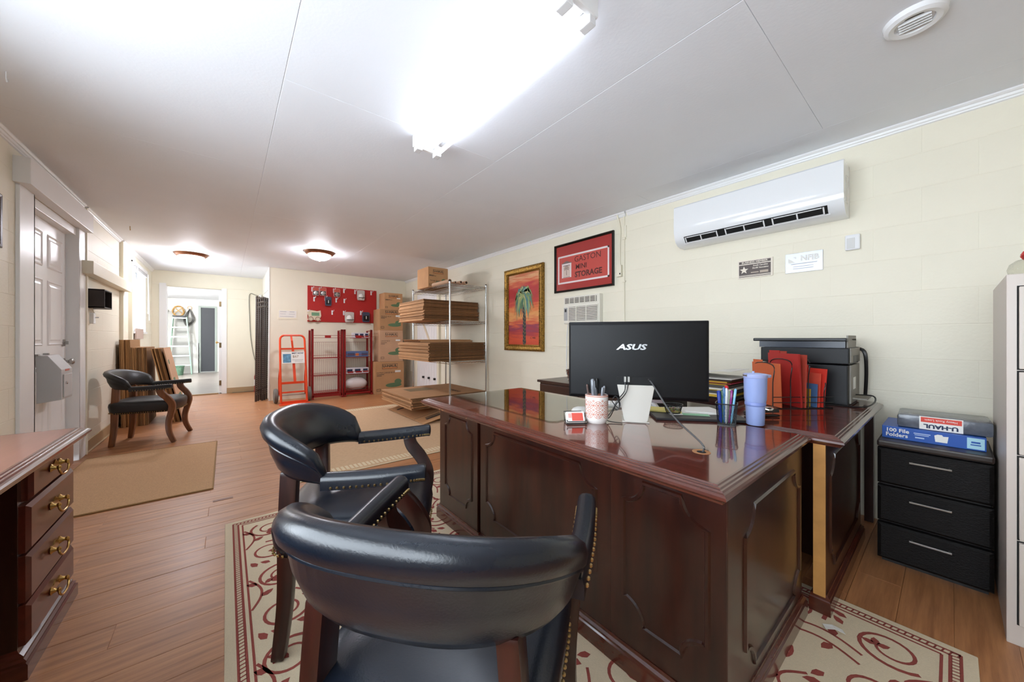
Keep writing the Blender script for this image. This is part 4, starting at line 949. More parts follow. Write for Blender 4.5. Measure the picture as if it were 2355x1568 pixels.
for k, (y, z, xa, xb, r) in enumerate(((-2.50, 1.965, 4.52, 5.04, 0.03), (-2.58, 1.960, 4.50, 5.05, 0.016), (-2.66, 1.962, 4.48, 5.05, 0.022), (-2.75, 1.963, 4.48, 5.05, 0.025))):
    tt = T('paper_roll', ['long pale kraft paper roll along the front of the top shelf', 'thin paper tube beside the long roll on top shelf', 'brown paper tube third from the front on top shelf', 'brown paper tube farthest back on the top shelf'][k], 'paper roll', (xa, y, 1.9345 + r), group='paper rolls on the top shelf')
    P('roll', MB().rod((0, 0, 0), (xb - xa, 0, 0), r, 16), M('kraft_roll', '#c5a183', 0.7), tt, smooth=True)
    P('core', MB().rod((-0.0008, 0, 0), (0.01, 0, 0), r*0.72, 14), M('dark_core', '#2b1d14', 0.8), tt)
# ================================================================ BACK WALL GOODS
R2 = M('dark_red_enamel', '#8c1b1b', 0.35)
def rack(label, yc):
    t = T('wire_rack', label, 'rack', (7.60, yc, 0), -PI/2, 'red wire display racks')
    w, d, h = 0.255, 0.15, 1.315
    for sx in (-1, 1):
        P('upright', MB().box(sx*w - 0.018, sx*w + 0.018, -d, -d + 0.012, 0.03, h).box(sx*w - 0.018, sx*w - 0.012, -d, -d + 0.05, 0.03, h), R2, t)
        P('upright', MB().box(sx*w - 0.018, sx*w + 0.018, d - 0.012, d, 0.03, h - 0.02), R2, t)
        P('top_bar', box(sx*w - 0.012, sx*w + 0.012, -d, d, h - 0.03, h - 0.015), R2, t)
        P('foot', MB().box(sx*w - 0.02, sx*w + 0.02, -d - 0.03, d + 0.02, 0.0, 0.035), R2, t, bevel=0.006)
    P('base_bar', box(-w, w, -d, -d + 0.015, 0.035, 0.075), R2, t); P('base_bar', box(-w, w, d - 0.015, d, 0.035, 0.075), R2, t)
    for z in (0.10, 0.43, 0.765):
        s = MB()
        for y in (-d, -d/3, d/3, d): s.rod((-w, y, z), (w, y, z), 0.0035, 5)
        s.rod((-w, -d - 0.004, z + 0.055), (w, -d - 0.004, z + 0.055), 0.0035, 5).rod((-w, d, z + 0.30), (w, d, z + 0.30), 0.0025, 5)
        for k in range(14): x = -w + 2*w*(k + .5)/14; s.wire([(x, -d, z), (x, d, z - 0.004), (x + 0.01, d, z + 0.30)], 0.0018, 4)
        P('wire_shelf', s, RED if z < 0.2 else R2, t)
    P('header_wires', MB().rod((-w, -d, 1.15), (w, -d, 1.15), 0.0035, 5).rod((-w, -d, 1.195), (w, -d, 1.195), 0.0035, 5), R2, t)
    P('header_plate', box(-0.05, 0.055, -d - 0.006, -d - 0.003, 1.148, 1.20), RED, t)
    return t
rack('red wire display rack with empty shelves beside the orange hand truck', -1.505)
r2 = rack('red wire display rack holding small printed cartons and a white bag', -2.062)
PB = M('blue_tape_box', '#5a6f9a', 0.5); PWH = M('white_tape_box', '#d9d7dd', 0.5)
for lab, z, ya, yb, base, stripes in (('blue printed product carton on middle shelf of the stocked red rack', 0.771, -1.83, -2.27, PB, 0), ('white and blue printed carton on lower shelf of the stocked red rack', 0.436, -1.83, -2.28, PWH, 1), ('small white printed carton at the top of the stocked red rack', 1.145, -1.99, -2.28, PWH, 2)):
    w = abs(yb - ya); t = T('product_carton', lab, 'box', (7.60, (ya + yb)/2, z), -PI/2)
    P('carton', box(-w/2, w/2, -0.09, 0.09, 0, 0.11), base, t, bevel=0.002)
    f = -0.0905
    if stripes == 0: P('printed_panels', MB().box(-w*.40, -w*.1, f - .0006, f, .02, .08).box(w*.2, w*.46, f - .0006, f, .02, .08), M('slate_print', '#3f4f6d', .6), t); P('red_mark', MB().box(-w*.06, w*.08, f - .0006, f, .02, .07), ORINK, t)
    else:
        P('printed_panels', MB().box(-w*.42, -w*.20, f - .0006, f, .03, .09).box(-w*.10, w*.14, f - .0006, f, .03, .09).box(w*.25, w*.45, f - .0006, f, .05, .09), NAVYINK, t)
        P('red_mark', MB().box(-w*.40, -w*.16, f - .0008, f, .015, .04).box(-w*.06, w*.2, f - .0008, f, .015, .04).box(w*.25, w*.48, f - .0008, f, .02, .045), RED, t)
    if stripes == 2: P('shelf_wire', MB().rod((-0.22, -0.09, -0.003), (0.2, -0.09, -0.003), 0.003), R2, t)
# white bag
t = T('white_bag', 'plump white plastic bag on the bottom of the red rack', 'bag', (7.60, -2.05, 0.108), -PI/2)
rg = random.Random(4); rings = []
for i in range(11):
    u = i/10; z = 0.25*u; s = math.sin(PI*min(1, u*0.96 + .04))**0.45
    rings.append([((0.20*s*(1 + rg.uniform(-.03, .03)))*math.copysign(abs(math.cos(a))**.6, math.cos(a)) + 0.01, 0.125*s*math.copysign(abs(math.sin(a))**.6, math.sin(a)), z + rg.uniform(-.006, .006)*(0 < i < 10)) for a in [2*PI*k/24 for k in range(24)]])
P('bag', MB().loft(rings), M('white_plastic_film', '#d8cfcc', 0.4, bump=0.6, bscale=25), t, smooth=True, ang=80)
# hand truck
t = T('hand_truck', 'orange hand truck leaning by the back wall', 'hand truck', (7.22, -0.93, 0), -PI/2)
tl = 0.24
def hp(x, z): return (x, tl*z/1.2, z)
loop = [hp(-0.195, 0.02), hp(-0.195, 0.6), hp(-0.190, 1.10)] + [hp(-0.115 - 0.075*math.cos(math.radians(a)), 1.11 + 0.085*math.sin(math.radians(a))) for a in range(15, 91, 15)] + [hp(0.115 + 0.075*math.sin(math.radians(a)), 1.11 + 0.085*math.cos(math.radians(a))) for a in range(0, 76, 15)] + [hp(0.190, 1.10), hp(0.195, 0.6), hp(0.195, 0.02)]
P('frame', MB().sweep(loop, 0.034, 0.034, 8, up=(0, 1, 0)), ORANGE, t, smooth=True)
for z, hgt in ((0.955, 0.03), (0.36, 0.04), (0.20, 0.025)): P('cross_bar', MB().sweep([hp(-0.19, z), hp(0.19, z)], 0.02, hgt, up=(0, 0, 1)), ORANGE, t)
P('centre_strap', MB().sweep([hp(0.02, 0.36), hp(0.0, 0.955)], 0.012, 0.04, up=(1, 0, 0)), ORANGE, t)
P('handle_strap', MB().sweep([hp(0.0, 0.955), (-0.015, tl*.9 - 0.03, 1.10), hp(-0.02, 1.19)], 0.012, 0.03, up=(1, 0, 0)), ORANGE, t)
for sx in (-1, 1): P('wheel_brace', MB().sweep(smooth_path([hp(sx*0.195, 0.62), (sx*0.2, 0.24, 0.42), (sx*0.2, 0.20, 0.14)], 4), 0.02, 0.03, up=(1, 0, 0)), ORANGE, t)
P('toe_plate', MB().box(-0.23, 0.23, -0.13, 0.03, 0.002, 0.010).box(-0.19, 0.19, -0.0, 0.02, 0.01, 0.05), ORANGE, t)
P('axle', MB().rod((-0.26, 0.20, 0.13), (0.26, 0.20, 0.13), 0.009), STEEL, t)
TYRE = M('grey_rubber', '#6a675f', 0.7)
for sx in (-1, 1):
    wl_ = P('wheel', MB().lathe([(0.05, -0.02), (0.10, -0.032), (0.122, -0.026), (0.13, 0), (0.122, 0.026), (0.10, 0.032), (0.05, 0.02)], 24).xf(Matrix.Translation((sx*0.255, 0.20, 0.131)) @ Matrix.Rotation(PI/2, 4, 'Y')), TYRE, t, smooth=True)
    P('hub', MB().lathe([(0, -0.024), (0.055, -0.022), (0.055, 0.022), (0, 0.024)], 16).xf(Matrix.Translation((sx*0.255, 0.20, 0.131)) @ Matrix.Rotation(PI/2, 4, 'Y')), M('hub_grey', '#9a988f', 0.5), wl_)
t = T('hand_truck_sign', 'white sales card with blue picture fixed on the orange hand truck', 'sign', (7.205 + tl*0.80/1.2 - 0.012, -0.93, 0.80), rot=(math.atan(tl/1.2)*-1, 0, -PI/2))
P('card', box(-0.17, 0.175, -0.006, 0, -0.105, 0.105), PAPER, t); P('picture', box(-0.155, -0.035, -0.0068, -0.005, -0.09, 0.065), M('blue_picture', '#5d8fae', 0.6, noise=0.4, nscale=30), t)
text('BEST NOW', 0.036, NAVYINK, t, (0.07, -0.007, 0.075), bold=0.001); text('$67', 0.06, M('bronze_print', '#8a6a3a', .6), t, (0.035, -0.007, 0.015))
P('small_print', MB().box(-0.02, 0.15, -0.0068, -0.005, -0.045, -0.041).box(0.02, 0.14, -0.0068, -0.005, -0.07, -0.066), INK, t)
# wall note
p = onx(661.5, 723.5, XB)
t = T('wall_notice', 'white paper notice pinned on the wall above the hand truck', 'notice', (XB - 0.001, p.y, p.z), -PI/2)
P('sheet', box(-0.15, 0.15, -0.004, 0, -0.088, 0.088), M('ivory_paper', '#efe9d2', .7), t); P('print_block', MB().box(-0.14, 0.14, -0.0046, -0.003, -0.055, 0.075), PAPER, t)
P('print_lines', MB().box(-0.12, -0.02, -0.0052, -0.004, 0.05, 0.056).box(0.03, 0.11, -0.0052, -0.004, 0.05, 0.056).box(-0.12, -0.03, -0.0052, -0.004, 0.01, 0.014).box(0.02, 0.12, -0.0052, -0.004, 0.01, 0.014).box(-0.12, 0.1, -0.0052, -0.004, -0.035, -0.031), M('pale_ink', '#8c8a90', .7), t)
# red display board
c0 = onx(707, 657, XB); c1 = onx(865, 742, XB)
BYC, BZC, BW, BH = (c0.y + c1.y)/2, 1.815, abs(c1.y - c0.y), 0.70
t = T('display_board', 'red hanging display board with white hooks on the back wall', 'display board', (XB - 0.001, BYC, BZC), -PI/2)
P('panel', box(-BW/2, BW/2, -0.02, 0, -BH/2, BH/2), M('red_felt_board', '#b3231f', 0.75, noise=0.06, nscale=50, bump=0.3, bscale=200), t, bevel=0.003)
def bpos(cx, cy):
    q = onx(690 + cx/12.395, 640 + cy/12.395, XB - 0.022); return -(q.y - BYC), q.z - BZC
def hook(cx, cy):
    x, z = bpos(cx, cy)
    P('hook', MB().box(x - 0.013, x + 0.013, -0.026, -0.02, z - 0.075, z + 0.012).wire([(x, -0.024, z - 0.015), (x + 0.004, -0.07, z - 0.02), (x + 0.008, -0.12, z - 0.005), (x + 0.01, -0.13, z + 0.015)], 0.005, 5), WHITEP, t)
for cx, cy in ((345, 265), (560, 275), (400, 545), (720, 530), (960, 310), (1250, 315), (1030, 580), (1260, 600), (1565, 345), (2025, 380), (230, 920), (915, 930), (1245, 945), (1730, 945), (2120, 955)): hook(cx, cy)
def pack(name, label, cat, cx, cy, w, h, kind):
    x, z = bpos(cx, cy); tt = T(name, label, cat, (XB - 0.001 - 0.075, BYC - x, BZC + z), -PI/2, 'packaged goods on the red board')
    cardm = {'pad': M('clear_pack_pink', '#c98a86', .4), 'bag': M('clear_bag', '#c3bab4', .3), 'green': M('cream_card', '#d9ccb0', .5), 'dark': M('navy_pack', '#3b4257', .4)}[kind]
    if kind == 'green':
        P('card', MB().prism([(-w/2, h*.35), (-w*.25, h*.5), (w*.2, h*.42), (w*.45, h*.5), (w/2, 0), (w*.42, -h*.2), (w*.48, -h*.4), (w*.25, -h/2), (0, -h*.36), (-w*.25, -h/2), (-w*.48, -h*.38), (-w*.40, -h*.1)], -0.012, 0.0), cardm, tt, bevel=0.002)
        P('green_print', box(-w*.2, w*.36, -0.0135, -0.011, 0.0, h*.3), M('green_card_print', '#6f9a76', .6), tt)
        P('tape_rings', MB().sweep([(-w*.25 + .04*math.cos(a), -0.016, -h*.28 + .04*math.sin(a)) for a in [2*PI*k/14 for k in range(14)]], .012, .012, 5, closed=True).sweep([(w*.25 + .04*math.cos(a), -0.016, -h*.28 + .04*math.sin(a)) for a in [2*PI*k/14 for k in range(14)]], .012, .012, 5, closed=True), M('clear_tape', '#a5726a', .3), tt)
        return
    P('pouch', MB().prism([(-w/2, h/2 - .01), (-w*.3, h/2), (w*.3, h/2), (w/2, h/2 - .01), (w/2, -h*.3), (w*.42, -h/2), (-w*.42, -h/2), (-w/2, -h*.3)][::-1], -0.02, 0.004), cardm, tt, bevel=0.004)
    if kind == 'pad':
        P('label_card', box(-w*.42, w*.42, -0.0215, -0.019, h*.1, h*.45), M('red_label', '#c2523f', .6), tt)
        P('padlock', MB().lathe([(0, 0), (w*.30, 0), (w*.32, .012), (w*.14, .014), (w*.12, .02), (0, .02)], 16).xf(Matrix.Translation((0, -0.02, -h*.2)) @ Matrix.Rotation(PI/2, 4, 'X')), STEEL, tt, smooth=True)
        P('black_insert', box(-w*.4, w*.4, -0.021, -0.019, -h*.44, h*.06), BLACK, tt)
    elif kind == 'bag':
        P('white_contents', MB().ball((0, -0.015, -h*.12), w*.36, 10, 6, 1.1), PAPER, tt, smooth=True); P('dark_band', MB().box(-w*.35, w*.4, -w*.36 - .02, -w*.36 - .016 + .02, -h*.30, -h*.24), INK, tt)
    else:
        P('dark_contents', MB().box(-w*.36, w*.36, -0.026, -0.019, -h*.36, h*.15), BLACK, tt); P('bright_strip', box(-w*.05, w*.05, -0.028, -0.025, -h*.2, h*.1), PAPER, tt)
pack('padlock_pack', 'padlock blister pack at the top left corner of red board', 'packet', 430, 380, .115, .165, 'pad')
pack('padlock_pack', 'padlock blister pack second from the left on red board', 'packet', 635, 390, .12, .165, 'pad')
pack('padlock_pack', 'padlock blister pack alone in the upper middle of red board', 'packet', 1030, 425, .12, .165, 'pad')
pack('dark_packet', 'dark blue packet hanging below the padlock packs', 'packet', 785, 660, .115, .18, 'dark')
pack('clear_packet', 'clear bag of white fittings at upper right of red board', 'packet', 1710, 490, .15, .21, 'bag')
pack('green_card', 'scalloped cream and green card at lower left of red board', 'packet', 390, 1070, .24, .215, 'green')
pack('clear_packet', 'clear bag of white items at the lower edge of red board', 'packet', 1385, 1110, .175, .21, 'bag')
pack('dark_packet', 'dark tyre like packet at lower right of red board', 'packet', 1855, 1110, .15, .21, 'dark')
# fire extinguisher + stand of brown frames
p = onz(592, 899, 0)
t = T('fire_extinguisher', 'red fire extinguisher on the floor by the far wall corner', 'extinguisher', (9.30, -0.52, 0))
P('cylinder', MB().lathe([(0, 0), (0.055, 0), (0.058, 0.01), (0.058, 0.33), (0.045, 0.375), (0.018, 0.40), (0.018, 0.42), (0, 0.42)], 18), RED, t, smooth=True)
P('label', MB().lathe([(0.0588, 0.14), (0.0588, 0.27)], 18), PAPER, t); P('valve', MB().box(-0.02, 0.02, -0.012, 0.012, 0.42, 0.455).box(-0.09, 0.03, -0.008, 0.008, 0.455, 0.468).box(-0.075, 0.0, -0.008, 0.008, 0.43, 0.44), BLACK, t)
P('hose', MB().wire(smooth_path([(0.02, 0, 0.44), (0.075, 0.0, 0.40), (0.078, 0, 0.25), (0.066, 0, 0.12)], 5), 0.008), BLACK, t)
BRN = M('dark_brown_rail', '#3a2a22', 0.45, noise=0.2, nscale=40); GRL = M('grey_perforation', '#8a857c', 0.6)
for k, (x, lean, y, lab) in enumerate(((7.90, 0.010, -0.465, 'frontmost tall brown perforated frame leaning at the wall end'), (7.97, 0.02, -0.50, 'second tall brown perforated frame, leaning behind the frontmost one'), (8.06, 0.03, -0.54, 'rear tall brown perforated frame leaning beside the white side wall'))):
    t = T('perforated_frame', lab, 'frame', (x, y, 0), rot=(math.radians(0.9), 0, math.radians(-62)), group='brown perforated frames at the wall end')
    rl = MB(); 
    for sx in (-1, 1):
        P('rail', box(sx*0.055 - 0.012, sx*0.055 + 0.012, -0.014, 0.014, 0.0, 1.90), BRN, t)
    hl = MB()
    for i in range(46):
        z = 0.12 + i*0.037
        for sx in (-1, 1): hl.box(sx*0.055 - 0.004, sx*0.055 + 0.004, -0.0148, -0.0138, z, z + 0.014)
    o = P('perforations', hl, GRL, t); o['kind'] = 'stuff'
    for z in (0.2, 1.70, 1.78, 1.86): P('slanted_strap', MB().sweep([(-0.055, -0.016, z), (0.055, -0.016, z + 0.035)], 0.006, 0.022, up=(0, 0, 1)), GRL if z > 1 else BRN, t)
t = T('hanging_cable', 'grey cable drooping down the far wall beside the doorway', 'cable', (XF, 0, 0))
P('cable', MB().wire(smooth_path([(-0.02, -0.56, 2.06), (-0.02, -0.50, 2.07), (-0.018, -0.41, 2.10), (-0.012, -0.385, 1.98), (-0.012, -0.395, 1.6), (-0.012, -0.41, 1.2), (-0.012, -0.46, 0.8), (-0.02, -0.54, 0.40), (-0.05, -0.50, 0.05), (-0.05, -0.35, 0.012), (-0.04, -0.1, 0.01)], 4), 0.006), M('grey_cable', '#6f6d62', .6), t, smooth=True)
P('plug', box(-0.05, 0, -0.60, -0.55, 2.03, 2.09), PAPER, t, bevel=0.005)
# ================================================================ LEFT WALL ITEMS
t = T('drop_box', 'grey steel payment drop box mounted on the white door', 'mailbox', (4.45, DYF, 0.63))
GB = M('pale_grey_steel', '#c4c4c4', 0.45, bump=0.08, bscale=150)
P('case', MB().loft([[(x, 0, 0), (x, -0.13, 0.02), (x, -0.13, 0.26), (x, -0.06, 0.375), (x, 0, 0.375)] for x in (0, 0.25)]), GB, t, bevel=0.004)
P('access_door', box(0.03, 0.22, -0.137, -0.131, 0.035, 0.22), GB, t, bevel=0.003); P('lock', MB().lathe([(0, 0), (0.012, 0), (0.012, 0.008), (0, 0.01)], 12).xf(Matrix.Translation((0.07, -0.137, 0.15)) @ Matrix.Rotation(PI/2, 4, 'X')), CHROME, t)
P('red_label', box(0.08, 0.18, -0.1315, -0.1295, 0.265 - .02, 0.30 - .04), M('faded_red_label', '#c26a5c', .6), t)
P('hasp', MB().box(-0.02, 0.02, -0.02, 0, 0.376, 0.386).box(0.15, 0.17, -0.03, 0.0, 0.376, 0.39), STEEL, t)
t = T('black_speaker_box', 'small dark open fronted box mounted on the left wall', 'box', (5.42, YL - 0.001, 1.45))
BB = M('dark_brown_box', '#2a2120', .5)
P('shell', MB().box(0, 0.30, -0.125, 0, 0, 0.012).box(0, 0.30, -0.125, 0, 0.178, 0.19).box(0, 0.012, -0.125, 0, 0, 0.19).box(0.288, 0.30, -0.125, 0, 0, 0.19).box(0, 0.30, -0.02, 0, 0, 0.19), BB, t, bevel=0.002)
P('cone', MB().lathe([(0.075, 0), (0.03, 0.03), (0, 0.03)], 18).xf(Matrix.Translation((0.15, -0.06, 0.095)) @ Matrix.Rotation(-PI/2, 4, 'X')), BLACK, t)
P('wire_end', MB().wire([(0.05, -0.03, 0), (0.06, -0.035, -0.03), (0.09, -0.04, -0.05)], 0.003), CREAM_W, t)
t = T('wall_switch', 'white switch box on the left wall next to the door', 'switch', (5.50, YL - 0.001, 1.29))
P('backplate', box(-0.10, 0.02, -0.012, 0, -0.005, 0.125), CREAM_W, t); P('switch_body', box(-0.02, 0.055, -0.04, -0.0, 0.0, 0.11), WHITEP, t, bevel=0.006); P('toggle', box(0.03, 0.04, -0.065, -0.038, 0.06, 0.07), WHITEP, t)
tag(P('picture_frame', frame(0.5, 0.11*3, 0.03, 0.02), M('dark_frame_wood', '#3a1f1e', .3), loc=(3.418, YL - 0.001, 1.86)), 'edge of a dark framed picture on the left wall at the photo border', 'picture frame')
t = T('window_blind', 'raised white blind with pull cords in the left window', 'blind', (8.165, YL - 0.006, 2.20))
P('headrail', box(-0.53, 0.53, -0.035, 0.03, 0.03, 0.085), WHITEP, t, bevel=0.003)
for k in range(6): P('slat', box(-0.52, 0.52, -0.03, 0.025, -0.02 + k*0.008, -0.016 + k*0.008), WHITEP, t)
P('wand', MB().wire([(-0.42, -0.04, 0.03), (-0.41, -0.05, -0.3), (-0.40, -0.05, -0.66)], 0.006), WHITEP, t)
P('pull_cord', MB().wire(smooth_path([(0.46, -0.045, 0.03), (0.45, -0.05, -0.3), (0.42, -0.05, -0.64)], 4), 0.005).wire(smooth_path([(0.47, -0.045, 0.03), (0.50, -0.05, -0.4), (0.55, -0.05, -0.75)], 4), 0.005), WHITEP, t)
# standing carton bundles at the left wall
sm = MB().box(-0.34, 0.34, -0.0055, 0.0055, 0, 1.02).mesh('standing_carton')
sm2 = MB().box(-0.34, 0.34, -0.0055, 0.0055, 0, 1.12).mesh('standing_carton'); rg = random.Random(8)
CARDS = M('side_cardboard', '#a67c50', 0.85, noise=0.03, nscale=8, rand=0.4)
for k in range(17):
    o = put('standing_carton', sm2 if k < 7 else sm, CARDS, None, (6.98 + rg.uniform(-.012, .012), 1.035 - k*0.0145, 0.001), (math.radians(-1.0), 0, rg.uniform(-.002, .002)))
    tag(o, 'flattened carton standing upright in bundle at left wall, ' + ('nearest the wall' if k == 0 else '%s from the wall' % ORD[k]), 'carton', 'upright carton bundle by the left wall')
for k in range(7):
    o = put('standing_carton', sm, CARDS, None, (6.98 + rg.uniform(-.015, .015), 0.575 - k*0.0135, 0.002), (math.radians(-11), 0, rg.uniform(-.002, .002)))
    tag(o, 'tilted flattened carton in leaning bundle behind black armchair, ' + ('rearmost' if k == 0 else '%s from the rear' % ORD[k]), 'carton', 'tilted carton bundle behind the armchair')
fl = T('printed_carton_sheet', 'front printed carton sheet of the tilted bundle facing the room', 'carton', (6.98, 0.462, 0.002), rot=(math.radians(-11), 0, 0))
P('sheet', box(-0.36, 0.36, -0.006, 0.006, 0, 1.03), CARD2, fl); P('print_marks', MB().box(-0.2, 0.0, -0.0066, -0.005, 0.5, 0.6).box(-0.1, 0.2, -0.0066, -0.005, 0.32, 0.36).box(-0.25, -0.15, -0.0066, -0.005, 0.8, 0.86), GREENINK, fl)
tag(P('pale_panel', box(-0.25, 0.33, -0.02, 0, 0, 0.16), M('dusty_pink_board', '#bfa99c', .7), loc=(7.95, YL - 0.02, 1.13)), 'dusty pink panel standing at the foot of the left window', 'panel')
# ================================================================ STORAGE ROOM ITEMS
FG = M('ladder_green', '#93b7a2', 0.45); AL = M('aluminium', '#c9c9c6', 0.35, metal=0.8)
t = T('step_ladder', 'green fibreglass step ladder standing in the storage room', 'ladder', (15.35, 1.15, 0), -PI/2)
for sx in (-1, 1):
    P('side_rail', MB().sweep([(sx*0.30, -0.20, 0.0), (sx*0.16, 0.10, 1.84)], 0.03, 0.075, up=(0, 1, 0.15)), FG, t)
    P('rear_rail', MB().sweep([(sx*0.27, 0.30, 0.0), (sx*0.15, 0.16, 1.80)], 0.02, 0.04, up=(0, 1, 0)), FG, t)
for k in range(6):
    u = (k*0.30 + 0.30)/1.84; x = 0.30 - 0.14*u; y = -0.20 + 0.30*u
    P('step', MB().box(-x, x, y - 0.04, y + 0.05, u*1.84 - 0.03, u*1.84 + 0.01), AL, t, bevel=0.004)
P('top_cap', box(-0.17, 0.17, 0.05, 0.22, 1.82, 1.87), BLACK, t, bevel=0.01)
t = T('green_bucket', 'dusty green plastic bucket in front of the step ladder', 'bucket', (15.0, 1.16, 0))
P('pail', MB().lathe([(0, 0), (0.12, 0), (0.15, 0.26), (0.16, 0.265), (0.16, 0.29), (0.145, 0.29), (0.115, 0.012), (0, 0.012)], 22), M('green_plastic', '#5f8069', .5, noise=.3, nscale=12), t, smooth=True); P('bail', MB().wire([(0.155*math.cos(a), -0.1*math.sin(a), 0.27 - 0.04*math.sin(a)) for a in [PI*k/10 for k in range(11)]], 0.004), STEEL, t)
t = T('orange_cord_coil', 'coil of orange extension cord hanging on the storage room wall', 'cord', (FX - 0.03, 1.20, 2.02)); cc = MB(); rg = random.Random(2)
for k in range(6): cc.wire([(-0.01 - 0.008*k, (0.13 + rg.uniform(-.02, .02))*math.cos(a) + rg.uniform(-.01, .01), (0.16 + rg.uniform(-.02, .02))*math.sin(a)) for a in [2*PI*j/20 for j in range(21)]], 0.009, 5)
P('coil', cc, M('tan_orange_cord', '#c79a55', .5), t, smooth=True); P('cross_wrap', MB().wire([(-0.06, -0.12, -0.12), (-0.065, 0.1, 0.12)], 0.01).wire([(-0.06, 0.12, -0.1), (-0.065, -0.1, 0.12)], 0.01), M('tan_orange_cord'), t)
t = T('black_cord_coil', 'dark cables hanging in a bunch on the storage room wall', 'cord', (FX - 0.03, 0.93, 2.05)); cc = MB()
for k in range(6): cc.wire(smooth_path([(-0.01 - .008*k, 0.0, 0.06), (-0.01 - .008*k, 0.06 + .016*k, -0.25), (-0.01 - .008*k, 0.02 + .01*k, -0.40 - .02*k), (-0.01 - .008*k, -0.06 - .012*k, -0.3), (-0.01 - .008*k, 0.0, 0.06)], 5), 0.010, 5)
P('bunch', cc, M('dark_grey_cable', '#55534f', .5), t, smooth=True); P('loop', MB().sweep([(-0.03, 0.05*math.cos(a), 0.09 + 0.05*math.sin(a)) for a in [2*PI*k/14 for k in range(14)]], .014, .014, 5, closed=True), M('tan_orange_cord'), t)
t = T('wall_reel', 'small grey hose hook on the storage room wall left of the cord', 'hook', (FX - 0.02, 1.50, 2.02)); P('bracket', MB().lathe([(0, 0), (0.07, 0), (0.07, .05), (0, .05)], 14).xf(Matrix.Rotation(-PI/2, 4, 'Y')), M('hub_grey'), t); P('arm', MB().wire([(-.05, 0, 0), (-.08, .03, -.15), (-.08, .04, -.22)], .012), M('hub_grey'), t)
# ================================================================ ON THE DESK
Z0 = ZD + 0.0004
# monitor (rear towards the camera)
t = T('computer_monitor', 'black desktop computer seen from behind on a silver stand', 'monitor', (0.944, -1.515, Z0), math.atan2(-0.36, -0.508))
MBK = M('matt_black_shell', '#0a0b0e', 0.42, spec=0.3, bump=0.15, bscale=500)
P('rear_shell', MB().loft([[(-0.312, -0.0, 0.108), (0.312, -0.0, 0.108), (0.312, -0.0, 0.474), (-0.312, -0.0, 0.474)], [(-0.312, -0.016, 0.108), (0.312, -0.016, 0.108), (0.312, -0.016, 0.474), (-0.312, -0.016, 0.474)],
    [(-0.300, -0.026, 0.122), (0.300, -0.026, 0.122), (0.300, -0.026, 0.460), (-0.300, -0.026, 0.460)]]), MBK, t, bevel=0.004, smooth=True)
P('screen', box(-0.305, 0.305, 0.0, 0.002, 0.115, 0.467), M('dark_screen', '#050608', .15), t)
P('port_panel', box(-0.085, 0.085, -0.0275, -0.024, 0.180, 0.212), M('matt_black_shell'), t)
SIL = M('silver_stand', '#c9c5bd', 0.35, metal=0.25)
st_ = [(-0.083, 0.176), (0.083, 0.176), (0.056, 0.03), (0.052, 0.012), (0.042, 0.003), (-0.042, 0.003), (-0.052, 0.012), (-0.056, 0.03)]
P('stand', MB().prism(st_[::-1], -0.040, -0.030).box(-0.06, 0.06, -0.036, 0.10, 0.0, 0.006), SIL, t, bevel=0.002)
text('ASUS', 0.036, M('logo_silver', '#b9bcbf', .3, metal=.8), t, (-0.02, -0.0268, 0.352), bold=0.0012, sx=1.55, shear=0.25)
P('usb_plug', MB().box(-0.052, -0.043, -0.045, -0.028, 0.19, 0.215).box(-0.036, -0.027, -0.045, -0.028, 0.19, 0.215), STEEL, t)
lp = smooth_path([(-0.048, -0.045, 0.19), (-0.05, -0.055, 0.15), (-0.075, -0.06, 0.115), (-0.095, -0.062, 0.08), (-0.085, -0.064, 0.06), (-0.07, -0.066, 0.09), (-0.09, -0.066, 0.125), (-0.105, -0.064, 0.10), (-0.075, -0.064, 0.07), (-0.08, -0.066, 0.11), (-0.10, -0.066, 0.06), (-0.12, -0.05, 0.02), (-0.15, -0.02, 0.004)], 6)
P('usb_cable', MB().wire(lp, 0.0022).wire(smooth_path([(-0.032, -0.045, 0.19), (-0.045, -0.055, 0.14), (-0.085, -0.06, 0.09), (-0.11, -0.055, 0.05), (-0.13, -0.06, 0.01), (-0.06, -0.07, 0.003)], 6), 0.0022), BLACK, t, smooth=True)
gm = t.matrix_basis
inv = (Matrix.Translation(t.location) @ Matrix.Rotation(t.rotation_euler.z, 4, 'Z')).inverted()
gh = inv @ Vector((0.545, -1.285, Z0))
P('power_cable', MB().wire(smooth_path([(0.055, -0.03, 0.205), (0.075, -0.045, 0.18), Vector((0.075, -0.045, 0.18)).lerp(gh, 0.5) + Vector((0, 0, -0.012)), gh + Vector((0, 0, 0.03)), gh + Vector((0.004, 0, -0.001))], 6), 0.0035), M('grey_power_cable', '#4b4a4a', .4), t, smooth=True)
